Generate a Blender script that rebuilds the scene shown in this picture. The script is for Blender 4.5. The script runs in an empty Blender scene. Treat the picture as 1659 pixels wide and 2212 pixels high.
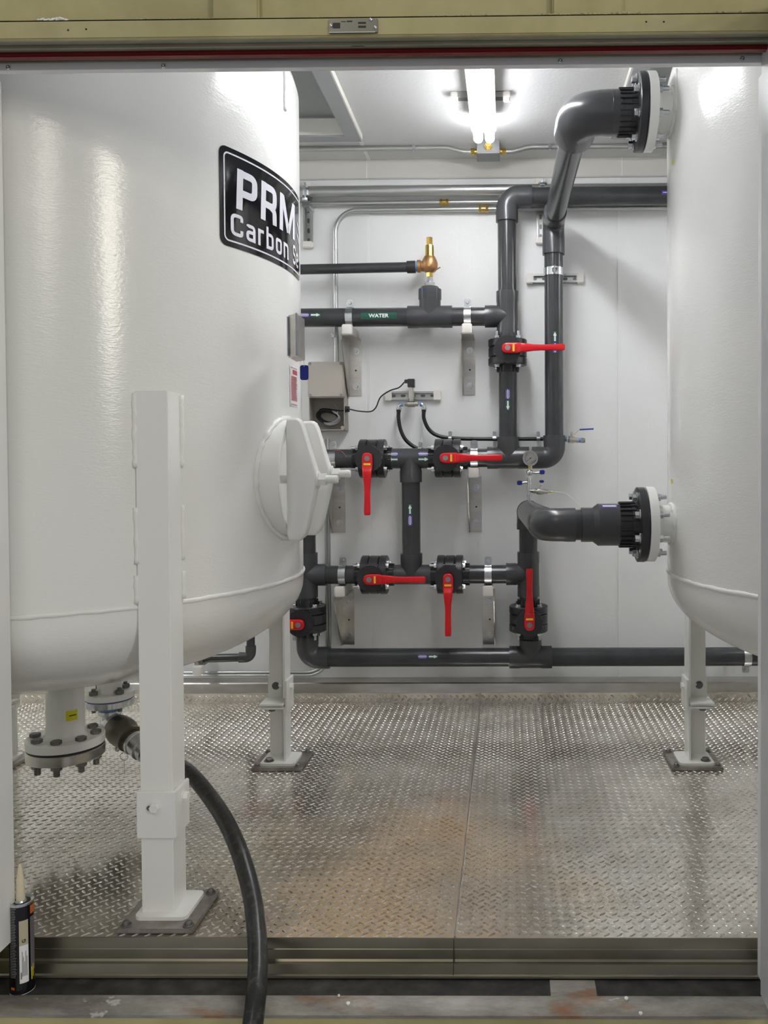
import bpy, bmesh, math, random
from mathutils import Vector, Matrix
random.seed(7)
V = Vector
R = math.radians
C = bpy.context.scene.collection
SC = bpy.context.scene

# ------------------------------------------------------------------ camera
F = 1800.0; CX, CY = 1075.0, 1035.0; HC = 1.147
YAW, PITCH, ROLL = 0.0112, 0.0197, -0.0052
cam_d = bpy.data.cameras.new('camera'); cam = bpy.data.objects.new('camera', cam_d); C.objects.link(cam)
cam_d.sensor_fit = 'VERTICAL'; cam_d.sensor_height = 36; cam_d.lens = 36 * F / 2212
cam_d.shift_x = (829.5 - CX) / 2212; cam_d.shift_y = (CY - 1106) / 2212
cam_d.clip_start = 0.05
CM = Matrix.Rotation(YAW, 4, 'Z') @ Matrix.Rotation(R(90) - PITCH, 4, 'X') @ Matrix.Rotation(ROLL, 4, 'Z')
cam.matrix_world = Matrix.Translation((0, 0, HC)) @ CM
SC.camera = cam

def at(px, py, Y):
    """point of the place seen at a photo pixel, at depth Y from the camera"""
    d = CM.to_3x3() @ V(((px - CX) / F, -(py - CY) / F, -1))
    return V((0, 0, HC)) + d * (Y / d.y)

# ------------------------------------------------------------------ colour management, world, lights
SC.view_settings.view_transform = 'Standard'; SC.view_settings.look = 'None'
SC.view_settings.exposure = 0.06; SC.view_settings.gamma = 1.0
SC.view_settings.use_curve_mapping = False
w = bpy.data.worlds.new('world'); SC.world = w; w.use_nodes = True
w.node_tree.nodes['Background'].inputs[0].default_value = (0.95, 0.96, 1.0, 1)
w.node_tree.nodes['Background'].inputs[1].default_value = 0.27
def area(name, loc, rot, sx, sy, power, col):
    l = bpy.data.lights.new(name, 'AREA'); l.shape = 'RECTANGLE'; l.size = sx; l.size_y = sy
    l.energy = power; l.color = col
    o = bpy.data.objects.new(name, l); C.objects.link(o); o.location = loc; o.rotation_euler = rot
    return o
LAMP = 41.0
SC.cycles.max_bounces = 16; SC.cycles.diffuse_bounces = 10; SC.cycles.glossy_bounces = 8
# unseen hall lamps, added for light level and reflections, high up behind the camera
def added_hall_lamp(x, y, z, power, sx=1.3, sy=0.5):
    d = V((-0.3 - x, 2.4 - y, 1.0 - z))
    area('added_hall_lamp', (x, y, z), d.to_track_quat('-Z', 'Y').to_euler(), sx, sy, power, (1.0, 0.95, 0.83))
added_hall_lamp(-1.6, -1.6, 5.2, 22, 0.5, 2.0)
added_hall_lamp(2.7, -6.2, 5.0, 34); added_hall_lamp(4.6, -11.0, 5.0, 40)
added_hall_lamp(5.2, -3.4, 4.5, 62); added_hall_lamp(9.0, -6.8, 4.5, 100); added_hall_lamp(14.5, -11.8, 4.5, 150)

# ------------------------------------------------------------------ materials
def principled(name, col, rough=0.5, metal=0.0, spec=0.5, coat=0.0):
    m = bpy.data.materials.new(name); m.use_nodes = True
    b = m.node_tree.nodes['Principled BSDF']
    b.inputs['Base Color'].default_value = (*col, 1); b.inputs['Roughness'].default_value = rough
    b.inputs['Metallic'].default_value = metal; b.inputs['Specular IOR Level'].default_value = spec
    b.inputs['Coat Weight'].default_value = coat; b.inputs['Coat Roughness'].default_value = 0.08
    return m
def nodes(m): return m.node_tree.nodes, m.node_tree.links, m.node_tree.nodes['Principled BSDF']
def coord(m, scale=(1, 1, 1)):
    N, L, b = nodes(m)
    g = N.new('ShaderNodeNewGeometry'); mp = N.new('ShaderNodeMapping'); mp.inputs['Scale'].default_value = scale
    L.new(g.outputs['Position'], mp.inputs['Vector']); return mp.outputs['Vector']
def noise(m, vec, scale, detail=4, rough=0.6):
    N, L, b = nodes(m)
    n = N.new('ShaderNodeTexNoise'); n.inputs['Scale'].default_value = scale
    n.inputs['Detail'].default_value = detail; n.inputs['Roughness'].default_value = rough
    L.new(vec, n.inputs['Vector']); return n.outputs['Fac']
def ramp(m, fac, stops):
    N, L, b = nodes(m)
    r = N.new('ShaderNodeValToRGB'); e = r.color_ramp.elements
    while len(e) < len(stops): e.new(0.5)
    for i, (p, c) in enumerate(stops):
        e[i].position = p; e[i].color = (*c, 1) if isinstance(c, tuple) else (c, c, c, 1)
    L.new(fac, r.inputs[0]); return r.outputs[0]
def bump(m, h, strength, dist=0.002):
    N, L, b = nodes(m)
    k = N.new('ShaderNodeBump'); k.inputs['Strength'].default_value = strength; k.inputs['Distance'].default_value = dist
    L.new(h, k.inputs['Height'])
    prev = b.inputs['Normal'].links
    if prev: L.new(prev[0].from_socket, k.inputs['Normal'])
    L.new(k.outputs[0], b.inputs['Normal'])
def mathn(m, op, a, bb=None, clamp=False):
    N, L, b = nodes(m)
    k = N.new('ShaderNodeMath'); k.operation = op; k.use_clamp = clamp
    for i, x in enumerate((a, bb)):
        if x is None: continue
        if isinstance(x, (int, float)): k.inputs[i].default_value = x
        else: L.new(x, k.inputs[i])
    return k.outputs[0]
def mixc(m, fac, a, bb):
    N, L, b = nodes(m)
    k = N.new('ShaderNodeMix'); k.data_type = 'RGBA'
    if isinstance(fac, (int, float)): k.inputs[0].default_value = fac
    else: L.new(fac, k.inputs[0])
    for i, x in ((6, a), (7, bb)):
        if isinstance(x, tuple): k.inputs[i].default_value = (*x, 1)
        else: L.new(x, k.inputs[i])
    return k.outputs[2]
def tint(m, a, bb, scale, lo=0.35, hi=0.65, aniso=(1, 1, 1), detail=4):
    N, L, b = nodes(m)
    L.new(ramp(m, noise(m, coord(m, aniso), scale, detail), [(lo, a), (hi, bb)]), b.inputs['Base Color'])

tank_paint = principled('tank_paint', (0.79, 0.79, 0.76), 0.17, 0, 0.5)
tint(tank_paint, (0.84, 0.845, 0.815), (0.87, 0.865, 0.84), 2.2)
bump(tank_paint, noise(tank_paint, coord(tank_paint, (1, 1, 3)), 30, 3), 0.10, 0.003)
bump(tank_paint, noise(tank_paint, coord(tank_paint, (1, 1, 2.5)), 95, 2), 0.22, 0.0015)
white_paint = principled('white_paint', (0.86, 0.86, 0.83), 0.30)
bump(white_paint, noise(white_paint, coord(white_paint), 90, 3), 0.18, 0.002)
wall_panel = principled('wall_panel', (0.74, 0.745, 0.74), 0.42)
tint(wall_panel, (0.83, 0.835, 0.83), (0.87, 0.875, 0.87), 3)
bump(wall_panel, noise(wall_panel, coord(wall_panel), 85, 4), 0.25, 0.0025)
wall_joint = principled('wall_joint', (0.86, 0.865, 0.86), 0.35)
joint_line = principled('joint_line', (0.5, 0.5, 0.49), 0.5)
cove = principled('cove_panel', (0.66, 0.64, 0.59), 0.4)
ceil_mat = principled('ceiling_panel', (0.66, 0.66, 0.66), 0.38)
bump(ceil_mat, noise(ceil_mat, coord(ceil_mat), 70, 4), 0.4, 0.003)
liner = principled('liner_gloss', (0.82, 0.82, 0.82), 0.12)
jamb_white = principled('jamb_white', (0.85, 0.85, 0.83), 0.25)
door_grey = principled('door_skin', (0.56, 0.56, 0.57), 0.3)
beige = principled('beige_paint', (0.52, 0.48, 0.25), 0.5, 0, 0.3)
tint(beige, (0.42, 0.375, 0.185), (0.52, 0.47, 0.25), 6)
bump(beige, noise(beige, coord(beige, (0.4, 1, 1)), 30, 4), 0.25, 0.004)
channel_grey = principled('channel_primer', (0.27, 0.25, 0.19), 0.45)
tint(channel_grey, (0.22, 0.205, 0.15), (0.32, 0.30, 0.22), 9, aniso=(.4, 1, 1))
red_strip = principled('red_gasket', (0.17, 0.003, 0.005), 0.5)
black_rubber = principled('black_rubber', (0.016, 0.016, 0.017), 0.42)
bump(black_rubber, noise(black_rubber, coord(black_rubber), 60, 3), 0.15, 0.002)
pvc = principled('dark_grey_pvc', (0.040, 0.042, 0.045), 0.24, 0, 0.5)
tint(pvc, (0.036, 0.038, 0.041), (0.047, 0.049, 0.053), 8)
pvc_fit = principled('grey_pvc_fitting', (0.055, 0.057, 0.061), 0.27, 0, 0.5)
valve_black = principled('valve_black', (0.026, 0.027, 0.030), 0.3)
red_pl = principled('red_handle_plastic', (0.62, 0.006, 0.012), 0.28)
yellow = principled('yellow_sticker', (0.85, 0.62, 0.03), 0.5)
yellow2 = principled('yellow_label', (0.80, 0.74, 0.02), 0.5)
grey_dot = principled('grey_cap', (0.22, 0.22, 0.23), 0.5)
zinc = principled('zinc_plated_steel', (0.62, 0.64, 0.66), 0.25, 1.0)
tint(zinc, (0.5, 0.53, 0.56), (0.75, 0.76, 0.77), 20)
galv = principled('galvanised_conduit', (0.54, 0.55, 0.54), 0.38, 0.95)
stainless = principled('stainless_steel', (0.60, 0.58, 0.54), 0.30, 1.0)
tint(stainless, (0.50, 0.48, 0.44), (0.68, 0.66, 0.62), 12, aniso=(.3, 1, 1))
bump(stainless, noise(stainless, coord(stainless, (6, 6, .5)), 40, 2), 0.05, 0.001)
dark_bolt = principled('dull_bolt', (0.20, 0.19, 0.18), 0.45, 0.8)
cap_white = principled('white_plastic_cap', (0.80, 0.77, 0.72), 0.4)
brass = principled('brass', (0.62, 0.43, 0.12), 0.28, 1.0)
bronze = principled('cast_bronze', (0.45, 0.25, 0.12), 0.42, 0.9)
bump(bronze, noise(bronze, coord(bronze), 150, 3), 0.3, 0.001)
blue_tape = principled('blue_thread_tape', (0.12, 0.32, 0.72), 0.5)
blue_pl = principled('blue_plastic', (0.01, 0.025, 0.24), 0.35)
box_grey = principled('box_plastic', (0.42, 0.385, 0.345), 0.5)
box_in = principled('box_inner', (0.36, 0.33, 0.29), 0.55)
cable_black = principled('cable_black', (0.01, 0.01, 0.011), 0.35)
cable_grey = principled('cable_grey', (0.35, 0.35, 0.36), 0.4)
sign_green = principled('sticker_green', (0.003, 0.085, 0.05), 0.45)
sign_purple = principled('sticker_purple', (0.07, 0.035, 0.30), 0.45)
sign_white = principled('sticker_white', (0.85, 0.85, 0.85), 0.45)
decal_black = principled('decal_black', (0.006, 0.006, 0.008), 0.09)
decal_white = principled('decal_white', (0.80, 0.80, 0.86), 0.25)
red_print = principled('red_print', (0.45, 0.05, 0.07), 0.5)
hatch_in = principled('hatch_lid', (0.30, 0.32, 0.31), 0.5)
hatch_fr = principled('hatch_frame', (0.36, 0.37, 0.38), 0.4)
hatch_lip = principled('hatch_lip', (0.75, 0.74, 0.68), 0.4)
clear_tube = principled('clear_tube', (0.75, 0.75, 0.73), 0.2)
dial = principled('dial_face', (0.8, 0.8, 0.78), 0.3)
ink = principled('ink', (0.02, 0.02, 0.02), 0.4)
nozzle_cream = principled('nozzle_plastic', (0.75, 0.68, 0.48), 0.35)
tube_side = principled('tube_print_grey', (0.16, 0.14, 0.15), 0.35)
tube_orange = principled('tube_print_orange', (0.55, 0.12, 0.02), 0.35)
label_tan = principled('label_tan', (0.50, 0.46, 0.32), 0.45)

lamp_mat = bpy.data.materials.new('lit_tube'); lamp_mat.use_nodes = True
b = lamp_mat.node_tree.nodes['Principled BSDF']
b.inputs['Base Color'].default_value = (0.9, 0.9, 0.9, 1)
b.inputs['Emission Color'].default_value = (0.96, 0.97, 1.0, 1); b.inputs['Emission Strength'].default_value = LAMP

# tread plate: dull aluminium, brown dried stain near the doorway, dirt
tread = principled('tread_plate', (0.5, 0.49, 0.47), 0.24, 1.0)
N, L, b = nodes(tread)
vec = coord(tread)
base = ramp(tread, noise(tread, vec, 5, 6), [(0.3, (0.56, 0.53, 0.475)), (0.7, (0.84, 0.805, 0.74))])
sep = N.new('ShaderNodeSeparateXYZ'); L.new(vec, sep.inputs[0])
def blob(cx, cy, rx, ry):
    dx = mathn(tread, 'DIVIDE', mathn(tread, 'SUBTRACT', sep.outputs[0], cx), rx)
    dy = mathn(tread, 'DIVIDE', mathn(tread, 'SUBTRACT', sep.outputs[1], cy), ry)
    d = mathn(tread, 'ADD', mathn(tread, 'MULTIPLY', dx, dx), mathn(tread, 'MULTIPLY', dy, dy))
    return mathn(tread, 'SUBTRACT', 1.0, d)
nz = noise(tread, vec, 3.2, 6, 0.7)
st = mathn(tread, 'ADD', blob(-0.36, 2.12, 0.62, 0.85), mathn(tread, 'MULTIPLY', mathn(tread, 'SUBTRACT', noise(tread, vec, 2.6, 3, 0.55), 0.5), 2.2))
stm = ramp(tread, st, [(-0.1, 0.0), (1.0, 0.88)])
stained = mixc(tread, stm, base, (0.70, 0.50, 0.29))
grime = ramp(tread, noise(tread, coord(tread, (1, 1.6, 1)), 11, 5, 0.75), [(0.60, 0.0), (0.80, 0.5)])
stained = mixc(tread, grime, stained, (0.14, 0.11, 0.08))
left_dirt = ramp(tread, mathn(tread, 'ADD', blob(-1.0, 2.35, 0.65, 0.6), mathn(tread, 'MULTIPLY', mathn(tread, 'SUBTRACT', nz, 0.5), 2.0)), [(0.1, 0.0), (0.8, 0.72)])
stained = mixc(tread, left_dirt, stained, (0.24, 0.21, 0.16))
L.new(stained, b.inputs['Base Color'])
rg = mathn(tread, 'ADD', mathn(tread, 'MULTIPLY', stm, 0.14), mathn(tread, 'ADD', 0.09, mathn(tread, 'MULTIPLY', nz, 0.12)))
L.new(rg, b.inputs['Roughness'])
L.new(mathn(tread, 'SUBTRACT', 0.72, mathn(tread, 'MULTIPLY', stm, 0.40)), b.inputs['Metallic'])

diamond = principled('worn_bright_diamonds', (0.78, 0.75, 0.68), 0.22, 0.85)
tint(diamond, (0.55, 0.49, 0.40), (0.86, 0.83, 0.77), 9)
worn = principled('worn_sill', (0.3, 0.28, 0.25), 0.55, 0.4)
N, L, b = nodes(worn)
c1 = ramp(worn, noise(worn, coord(worn, (.5, 1, 3)), 7, 6, 0.7), [(0.35, (0.17, 0.155, 0.13)), (0.65, (0.42, 0.40, 0.36))])
rust = ramp(worn, noise(worn, coord(worn, (.7, 2, 2)), 4.0, 5, 0.7), [(0.56, 0.0), (0.66, 0.8)])
c1 = mixc(worn, rust, c1, (0.30, 0.12, 0.03))
chip = ramp(worn, noise(worn, coord(worn, (.5, 1, 1)), 14, 4, 0.7), [(0.63, 0.0), (0.66, 1.0)])
L.new(mixc(worn, chip, c1, (0.55, 0.53, 0.48)), b.inputs['Base Color'])
edge_al = principled('floor_edge_metal', (0.24, 0.225, 0.18), 0.33, 0.9)
tint(edge_al, (0.20, 0.185, 0.135), (0.34, 0.315, 0.245), 6, aniso=(.3, 1, 1))
sill_black = principled('sill_dark', (0.035, 0.034, 0.035), 0.4)
tint(sill_black, (0.02, 0.02, 0.02), (0.07, 0.066, 0.06), 22, 0.4, 0.75)
anchor_m = principled('anchor_plate_metal', (0.23, 0.20, 0.17), 0.42, 0.7)
tint(anchor_m, (0.24, 0.21, 0.185), (0.44, 0.41, 0.38), 14)
hose_m = principled('hose_rubber', (0.022, 0.022, 0.021), 0.33)
N, L, b = nodes(hose_m)
L.new(ramp(hose_m, noise(hose_m, coord(hose_m), 40, 5, 0.8), [(0.5, (0.018, 0.018, 0.017)), (0.68, (0.07, 0.07, 0.062))]), b.inputs['Base Color'])

# ------------------------------------------------------------------ mesh builder
def basis(axis):
    z = V(axis).normalized()
    t = V((0, 0, 1)) if abs(z.z) < 0.9 else V((1, 0, 0))
    x = t.cross(z).normalized(); y = z.cross(x); return x, y, z
class MB:
    def __init__(s): s.v = []; s.f = []; s.mi = []; s.cur = 0
    def add(s, vs, fs):
        n = len(s.v); s.v += [V(p) for p in vs]; s.f += [tuple(i + n for i in f) for f in fs]; s.mi += [s.cur] * len(fs); return s
    def box(s, c, d, M=None, bev=0.0):
        hx, hy, hz = d[0] / 2, d[1] / 2, d[2] / 2
        bev = min(bev, hx * .9, hy * .9, hz * .9)
        bm = bmesh.new(); bmesh.ops.create_cube(bm, size=1)
        for v in bm.verts: v.co = V((v.co.x * d[0], v.co.y * d[1], v.co.z * d[2]))
        if bev > 0: bmesh.ops.bevel(bm, geom=bm.edges[:], offset=bev, segments=2, affect='EDGES')
        bm.verts.index_update()
        vs = [((M @ v.co) if M else v.co) + V(c) for v in bm.verts]
        fs = [[v.index for v in f.verts] for f in bm.faces]; bm.free()
        return s.add(vs, fs)
    def bb(s, x0, x1, y0, y1, z0, z1, bev=0.0):
        return s.box(((x0 + x1) / 2, (y0 + y1) / 2, (z0 + z1) / 2), (abs(x1 - x0), abs(y1 - y0), abs(z1 - z0)), None, bev)
    def lathe(s, o, axis, prof, n=32, phase=0.0, closed=False):
        x, y, z = basis(axis); o = V(o); vs = []; fs = []
        for t, r in prof:
            for k in range(n):
                a = 2 * math.pi * k / n + phase
                vs.append(o + z * t + (x * math.cos(a) + y * math.sin(a)) * max(r, 1e-5))
        m = len(prof)
        rng = range(m if closed else m - 1)
        for i in rng:
            j = (i + 1) % m
            for k in range(n):
                k2 = (k + 1) % n
                fs.append((i * n + k, i * n + k2, j * n + k2, j * n + k))
        if not closed:
            if prof[0][1] > 1e-4: fs.append(tuple(reversed(range(n))))
            if prof[-1][1] > 1e-4: fs.append(tuple((m - 1) * n + k for k in range(n)))
        return s.add(vs, fs)
    def cyl(s, p0, p1, r, n=28, ch=0.0, phase=0.0):
        p0, p1 = V(p0), V(p1); L_ = (p1 - p0).length
        if ch > 0: pr = [(0, r - ch), (ch, r), (L_ - ch, r), (L_, r - ch)]
        else: pr = [(0, r), (L_, r)]
        return s.lathe(p0, p1 - p0, pr, n, phase)
    def hexa(s, p0, p1, r): return s.cyl(p0, p1, r, 6, r * .08)
    def sphere(s, c, r, n=20):
        return s.lathe(V(c) - V((0, 0, r)), (0, 0, 1), [(r - r * math.cos(math.pi * i / 12), r * math.sin(math.pi * i / 12)) for i in range(13)], n)
    def tube(s, pts, r, n=16, caps=True):
        pts = [V(p) for p in pts]; m = len(pts)
        rr = r if isinstance(r, (list, tuple)) else [r] * m
        tans = []
        for i in range(m):
            a = pts[max(i - 1, 0)]; c = pts[min(i + 1, m - 1)]; tans.append((c - a).normalized())
        x, y, z = basis(tans[0]); vs = []
        for i in range(m):
            if i:
                q = tans[i - 1].rotation_difference(tans[i]); x = q @ x; y = q @ y
            for k in range(n):
                a = 2 * math.pi * k / n
                vs.append(pts[i] + (x * math.cos(a) + y * math.sin(a)) * rr[i])
        fs = [(i * n + k, i * n + (k + 1) % n, (i + 1) * n + (k + 1) % n, (i + 1) * n + k) for i in range(m - 1) for k in range(n)]
        if caps: fs += [tuple(reversed(range(n))), tuple((m - 1) * n + k for k in range(n))]
        return s.add(vs, fs)
    def torus(s, c, axis, R_, r, n=48, m=10):
        return s.lathe(c, axis, [(r * math.sin(2 * math.pi * i / m), R_ + r * math.cos(2 * math.pi * i / m)) for i in range(m)], n, closed=True)
    def prism(s, poly, o, ux, uy, th):
        ux, uy = V(ux), V(uy); nz_ = ux.cross(uy).normalized() * th; o = V(o); n = len(poly)
        a = [o + ux * p[0] + uy * p[1] for p in poly]
        vs = a + [p + nz_ for p in a]
        fs = [tuple(reversed(range(n))), tuple(range(n, 2 * n))] + [(i, (i + 1) % n, (i + 1) % n + n, i + n) for i in range(n)]
        return s.add(vs, fs)
    def build(s, name, mat, parent=None, local=False, label=None, sharp=32, origin=None):
        me = bpy.data.meshes.new(name)
        c = V((0, 0, 0))
        if not local and s.v:
            if origin is not None: c = V(origin)
            else:
                lo = V([min(p[i] for p in s.v) for i in range(3)]); hi = V([max(p[i] for p in s.v) for i in range(3)])
                c = V(((lo.x + hi.x) / 2, (lo.y + hi.y) / 2, lo.z))
        me.from_pydata([tuple(p - c) for p in s.v], [], s.f)
        bm = bmesh.new(); bm.from_mesh(me)
        for f, mi in zip(bm.faces, s.mi): f.material_index = mi
        bmesh.ops.recalc_face_normals(bm, faces=bm.faces[:]); bm.to_mesh(me); bm.free()
        for mm in (mat if isinstance(mat, (list, tuple)) else [mat]): me.materials.append(mm)
        me.shade_smooth(); me.set_sharp_from_angle(angle=R(sharp))
        o = bpy.data.objects.new(name, me); C.objects.link(o)
        if parent is not None:
            o.parent = parent; base = V((0, 0, 0)); p = parent
            if not local:
                while p is not None: base += p.location; p = p.parent
                o.location = c - base
        else: o.location = c
        if label: o['label'] = label
        return o
def tag(o, label=None, cat=None, group=None, kind=None):
    if label: o['label'] = label
    if cat: o['category'] = cat
    if group: o['group'] = group
    if kind: o['kind'] = kind
    return o
def thing(name, loc, label, cat, group=None):
    o = bpy.data.objects.new(name, None); C.objects.link(o); o.location = loc; o.empty_display_size = 0.05
    return tag(o, label, cat, group)
def struct(name, mb, mat):
    return tag(mb.build(name, mat), kind='structure')
def copy_tree(o, parent=None):
    c = o.copy(); C.objects.link(c)
    if parent is not None: c.parent = parent
    for ch in list(o.children): copy_tree(ch, c)
    return c
def smooth_pts(pts, n=8):
    pts = [V(p) for p in pts]; out = []
    P = [pts[0] * 2 - pts[1]] + pts + [pts[-1] * 2 - pts[-2]]
    for i in range(1, len(P) - 2):
        a, b_, c, d = P[i - 1:i + 3]
        for k in range(n):
            t = k / n
            out.append(0.5 * ((2 * b_) + (c - a) * t + (2 * a - 5 * b_ + 4 * c - d) * t * t + (3 * b_ - a - 3 * c + d) * t ** 3))
    out.append(pts[-1]); return out
def arc(p, d1, d2, rad, n=12):
    p, d1, d2 = V(p), V(d1).normalized(), V(d2).normalized(); c = p + (d1 + d2) * rad
    return [c - (d2 * math.cos(a) + d1 * math.sin(a)) * rad for a in [math.pi / 2 * i / n for i in range(n + 1)]]

# ------------------------------------------------------------------ the container shell
def depth_on(z, px, py):
    """depth at which a pixel's ray meets the level z"""
    d = at(px, py, 1.0) - V((0, 0, HC)); return (z - HC) / d.z
YW, YF = 4.045, depth_on(0, 830, 2025)     # back wall, front edge of the floor
YK = depth_on(0, 830, 1517)                # kick plate
XL, XR, ZC = -2.75, 2.45, at(1000, 344, YW).z
# floor with real raised diamonds
def tread_mesh(x0, x1, y0, y1, O, ux, uy, nrm, pitch=0.031, seams=()):
    vs, fs = [], []
    O, ux, uy, nrm = V(O), V(ux), V(uy), V(nrm)
    P = lambda a, b_, h: O + ux * a + uy * b_ + nrm * h
    n0 = [P(x0, y0, 0), P(x1, y0, 0), P(x1, y1, 0), P(x0, y1, 0)]
    vs += n0; fs.append((0, 1, 2, 3))
    U = [-1, -0.55, 0, 0.55, 1]; W_ = [-1, -0.45, 0.45, 1]
    hl, hw, hh = 0.0122, 0.0040, 0.0021
    tmpl = []
    for u in U:
        for v_ in W_:
            wd = hw * (1 - u * u * 0.96) ; h = hh * (1 - u * u) ** 0.6 * (1 if abs(v_) < .9 else 0)
            tmpl.append((u * hl, v_ * wd, h + 0.00005))
    tf = [(i * 4 + j, i * 4 + j + 1, (i + 1) * 4 + j + 1, (i + 1) * 4 + j) for i in range(4) for j in range(3)]
    for par, ang in ((0, 42), (1, -42)):
        ca, sa = math.cos(R(ang)), math.sin(R(ang)); off = 0.5 * par * pitch
        i = 0
        nx = int((x1 - x0) / pitch); ny = int((y1 - y0) / pitch)
        for ix in range(nx):
            cx = x0 + (ix + .35) * pitch + off
            if cx > x1 - .01 or any(abs(cx - s_) < 0.010 for s_ in seams): continue
            for iy in range(ny + 1):
                cy = y0 + (iy + .38) * pitch + off
                if cy > y1 - .008: continue
                n = len(vs)
                vs += [P(cx + a * ca - b_ * sa, cy + a * sa + b_ * ca, h) for a, b_, h in tmpl]
                fs += [tuple(n + k for k in f) for f in tf]
    return vs, fs
SEAM = -0.131
vs, fs = tread_mesh(XL, XR, YF, YK, (0, 0, 0), (1, 0, 0), (0, 1, 0), (0, 0, 1), seams=(SEAM,))
m = MB(); m.add(vs, fs); m.mi[1:] = [1] * (len(m.mi) - 1); m.bb(XL, XR, YF, YW + .05, -0.03, -0.0002)
fl = struct('floor', m, [tread, diamond])
m = MB(); m.tube([V((SEAM + random.uniform(-.0012, .0012), YF + (YK - YF) * i / 90, 0.0002)) for i in range(91)], 0.0032, 6)
struct('trim_1', m, stainless)
# kick plate and stainless channel at the foot of the back wall
vs, fs = tread_mesh(XL, XR, 0.0, 0.045, (0, YK, 0.0), (1, 0, 0), (0, 0, 1), (0, -1, 0), seams=(SEAM,))
m = MB(); m.add(vs, fs); m.mi[1:] = [1] * (len(m.mi) - 1); struct('baseboard_back', m, [tread, diamond])
m = MB()
m.prism([(YK, 0.044), (YK - .004, 0.046), (YK + .004, 0.088), (YK + .010, 0.093), (YK + .020, 0.0935), (YW, 0.102), (YW, 0.044)], (XL, 0, 0), (0, 1, 0), (0, 0, 1), XR - XL)
m.bb(SEAM - .003, SEAM + .003, YK - .003, YK, 0, .044)
struct('trim_2', m, stainless)
# walls
m = MB(); m.bb(XL, XR, YW, YW + .05, -0.03, ZC + .3); struct('wall_back', m, wall_panel)
m = MB(); m.bb(XL - .05, XL, 1.80, YW + .05, -.03, ZC + .3); struct('wall_left', m, wall_panel)
m = MB(); m.bb(XR, XR + .05, 1.80, YW + .05, -.03, ZC + .3); struct('wall_right', m, wall_panel)
m = MB(); m.bb(XL, -1.32, 1.80, 1.855, -.10, ZC); struct('wall_front_left', m, wall_panel)
m = MB(); m.bb(.62, XR, 1.80, 1.86, -.10, ZC); struct('wall_front_right', m, wall_panel)
n = 3
for px in (797, 1337):
    x = at(px, 700, YW).x
    m = MB(); m.bb(x - .007, x + .007, YW - .0045, YW, .10, 2.53, .0015)
    struct('trim_%d' % n, m, wall_joint); n += 1
zc = at(1000, 384, YW).z
m = MB(); m.bb(XL, XR, YW - .006, YW, zc, ZC, .001); struct('trim_%d' % n, m, cove); n += 1
m = MB(); m.bb(XL, XR, YW - .0075, YW - .004, zc - .006, zc, 0); struct('trim_%d' % n, m, joint_line); n += 1
xj = at(797, 360, YW).x
m = MB(); m.bb(xj - .012, xj - .008, YW - .0075, YW - .004, zc, ZC)
m.bb(at(1343, 380, YW).x - .002, at(1343, 380, YW).x + .002, YW - .0075, YW - .004, zc, ZC)
struct('trim_%d' % n, m, wall_joint); n += 1
# ceiling with two hatch openings
HY0, HY1 = 2.05, depth_on(ZC - .028, 781, 306) - .01
HX = [(-2.15, at(781, 306, HY1 + .01).x - .01), (at(1367, 150, depth_on(ZC - .028, 1367, 150)).x + .01, 1.95)]
m = MB()
m.bb(XL, XR, 1.80, HY0, ZC, ZC + .02); m.bb(XL, XR, HY1, YW + .05, ZC, ZC + .02)
m.bb(XL, HX[0][0], HY0, HY1, ZC, ZC + .02); m.bb(HX[0][1], HX[1][0], HY0, HY1, ZC, ZC + .02); m.bb(HX[1][1], XR, HY0, HY1, ZC, ZC + .02)
struct('ceiling', m, ceil_mat)
m = MB(); m.bb(xj - .006, xj + .010, HY1 + .03, YW, ZC - .003, ZC); struct('trim_%d' % n, m, wall_joint); n += 1
for i, (x0, x1) in enumerate(HX):
    t = thing('ceiling_hatch', ((x0 + x1) / 2, (HY0 + HY1) / 2, ZC),
              ['grey framed roof hatch in the ceiling above the left tank', 'grey framed roof hatch in the ceiling above the right tank'][i], 'hatch', 'roof hatches over the tanks')
    m = MB()
    for (a, b_, c, d) in ((x0 - .01, x0 + .055, HY0 - .01, HY1 + .01), (x1 - .055, x1 + .01, HY0 - .01, HY1 + .01), (x0 + .055, x1 - .055, HY1 - .05, HY1 + .01), (x0 + .055, x1 - .055, HY0 - .01, HY0 + .05)):
        m.bb(a, b_, c, d, ZC - .028, ZC + .06)
    m.build('hatch_frame', hatch_fr, t)
    m = MB(); m.bb(x0, x1, HY0, HY1, ZC + .06, ZC + .10); m.build('hatch_lid', hatch_in, t)
    m = MB()
    xe, xs = (x1 + .01, 1) if i == 0 else (x0 - .01, -1)
    m.bb(min(xe, xe + xs * .006), max(xe, xe + xs * .006), HY0, HY1, ZC - .028, ZC - .001)
    m.build('frame_lip', hatch_lip, t)
    m = MB(); m.bb(x0 + .055, x1 - .055, HY1 - .056, HY1 - .05, ZC - .02, ZC + .05); m.build('frame_lip', hatch_lip, t)

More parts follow.
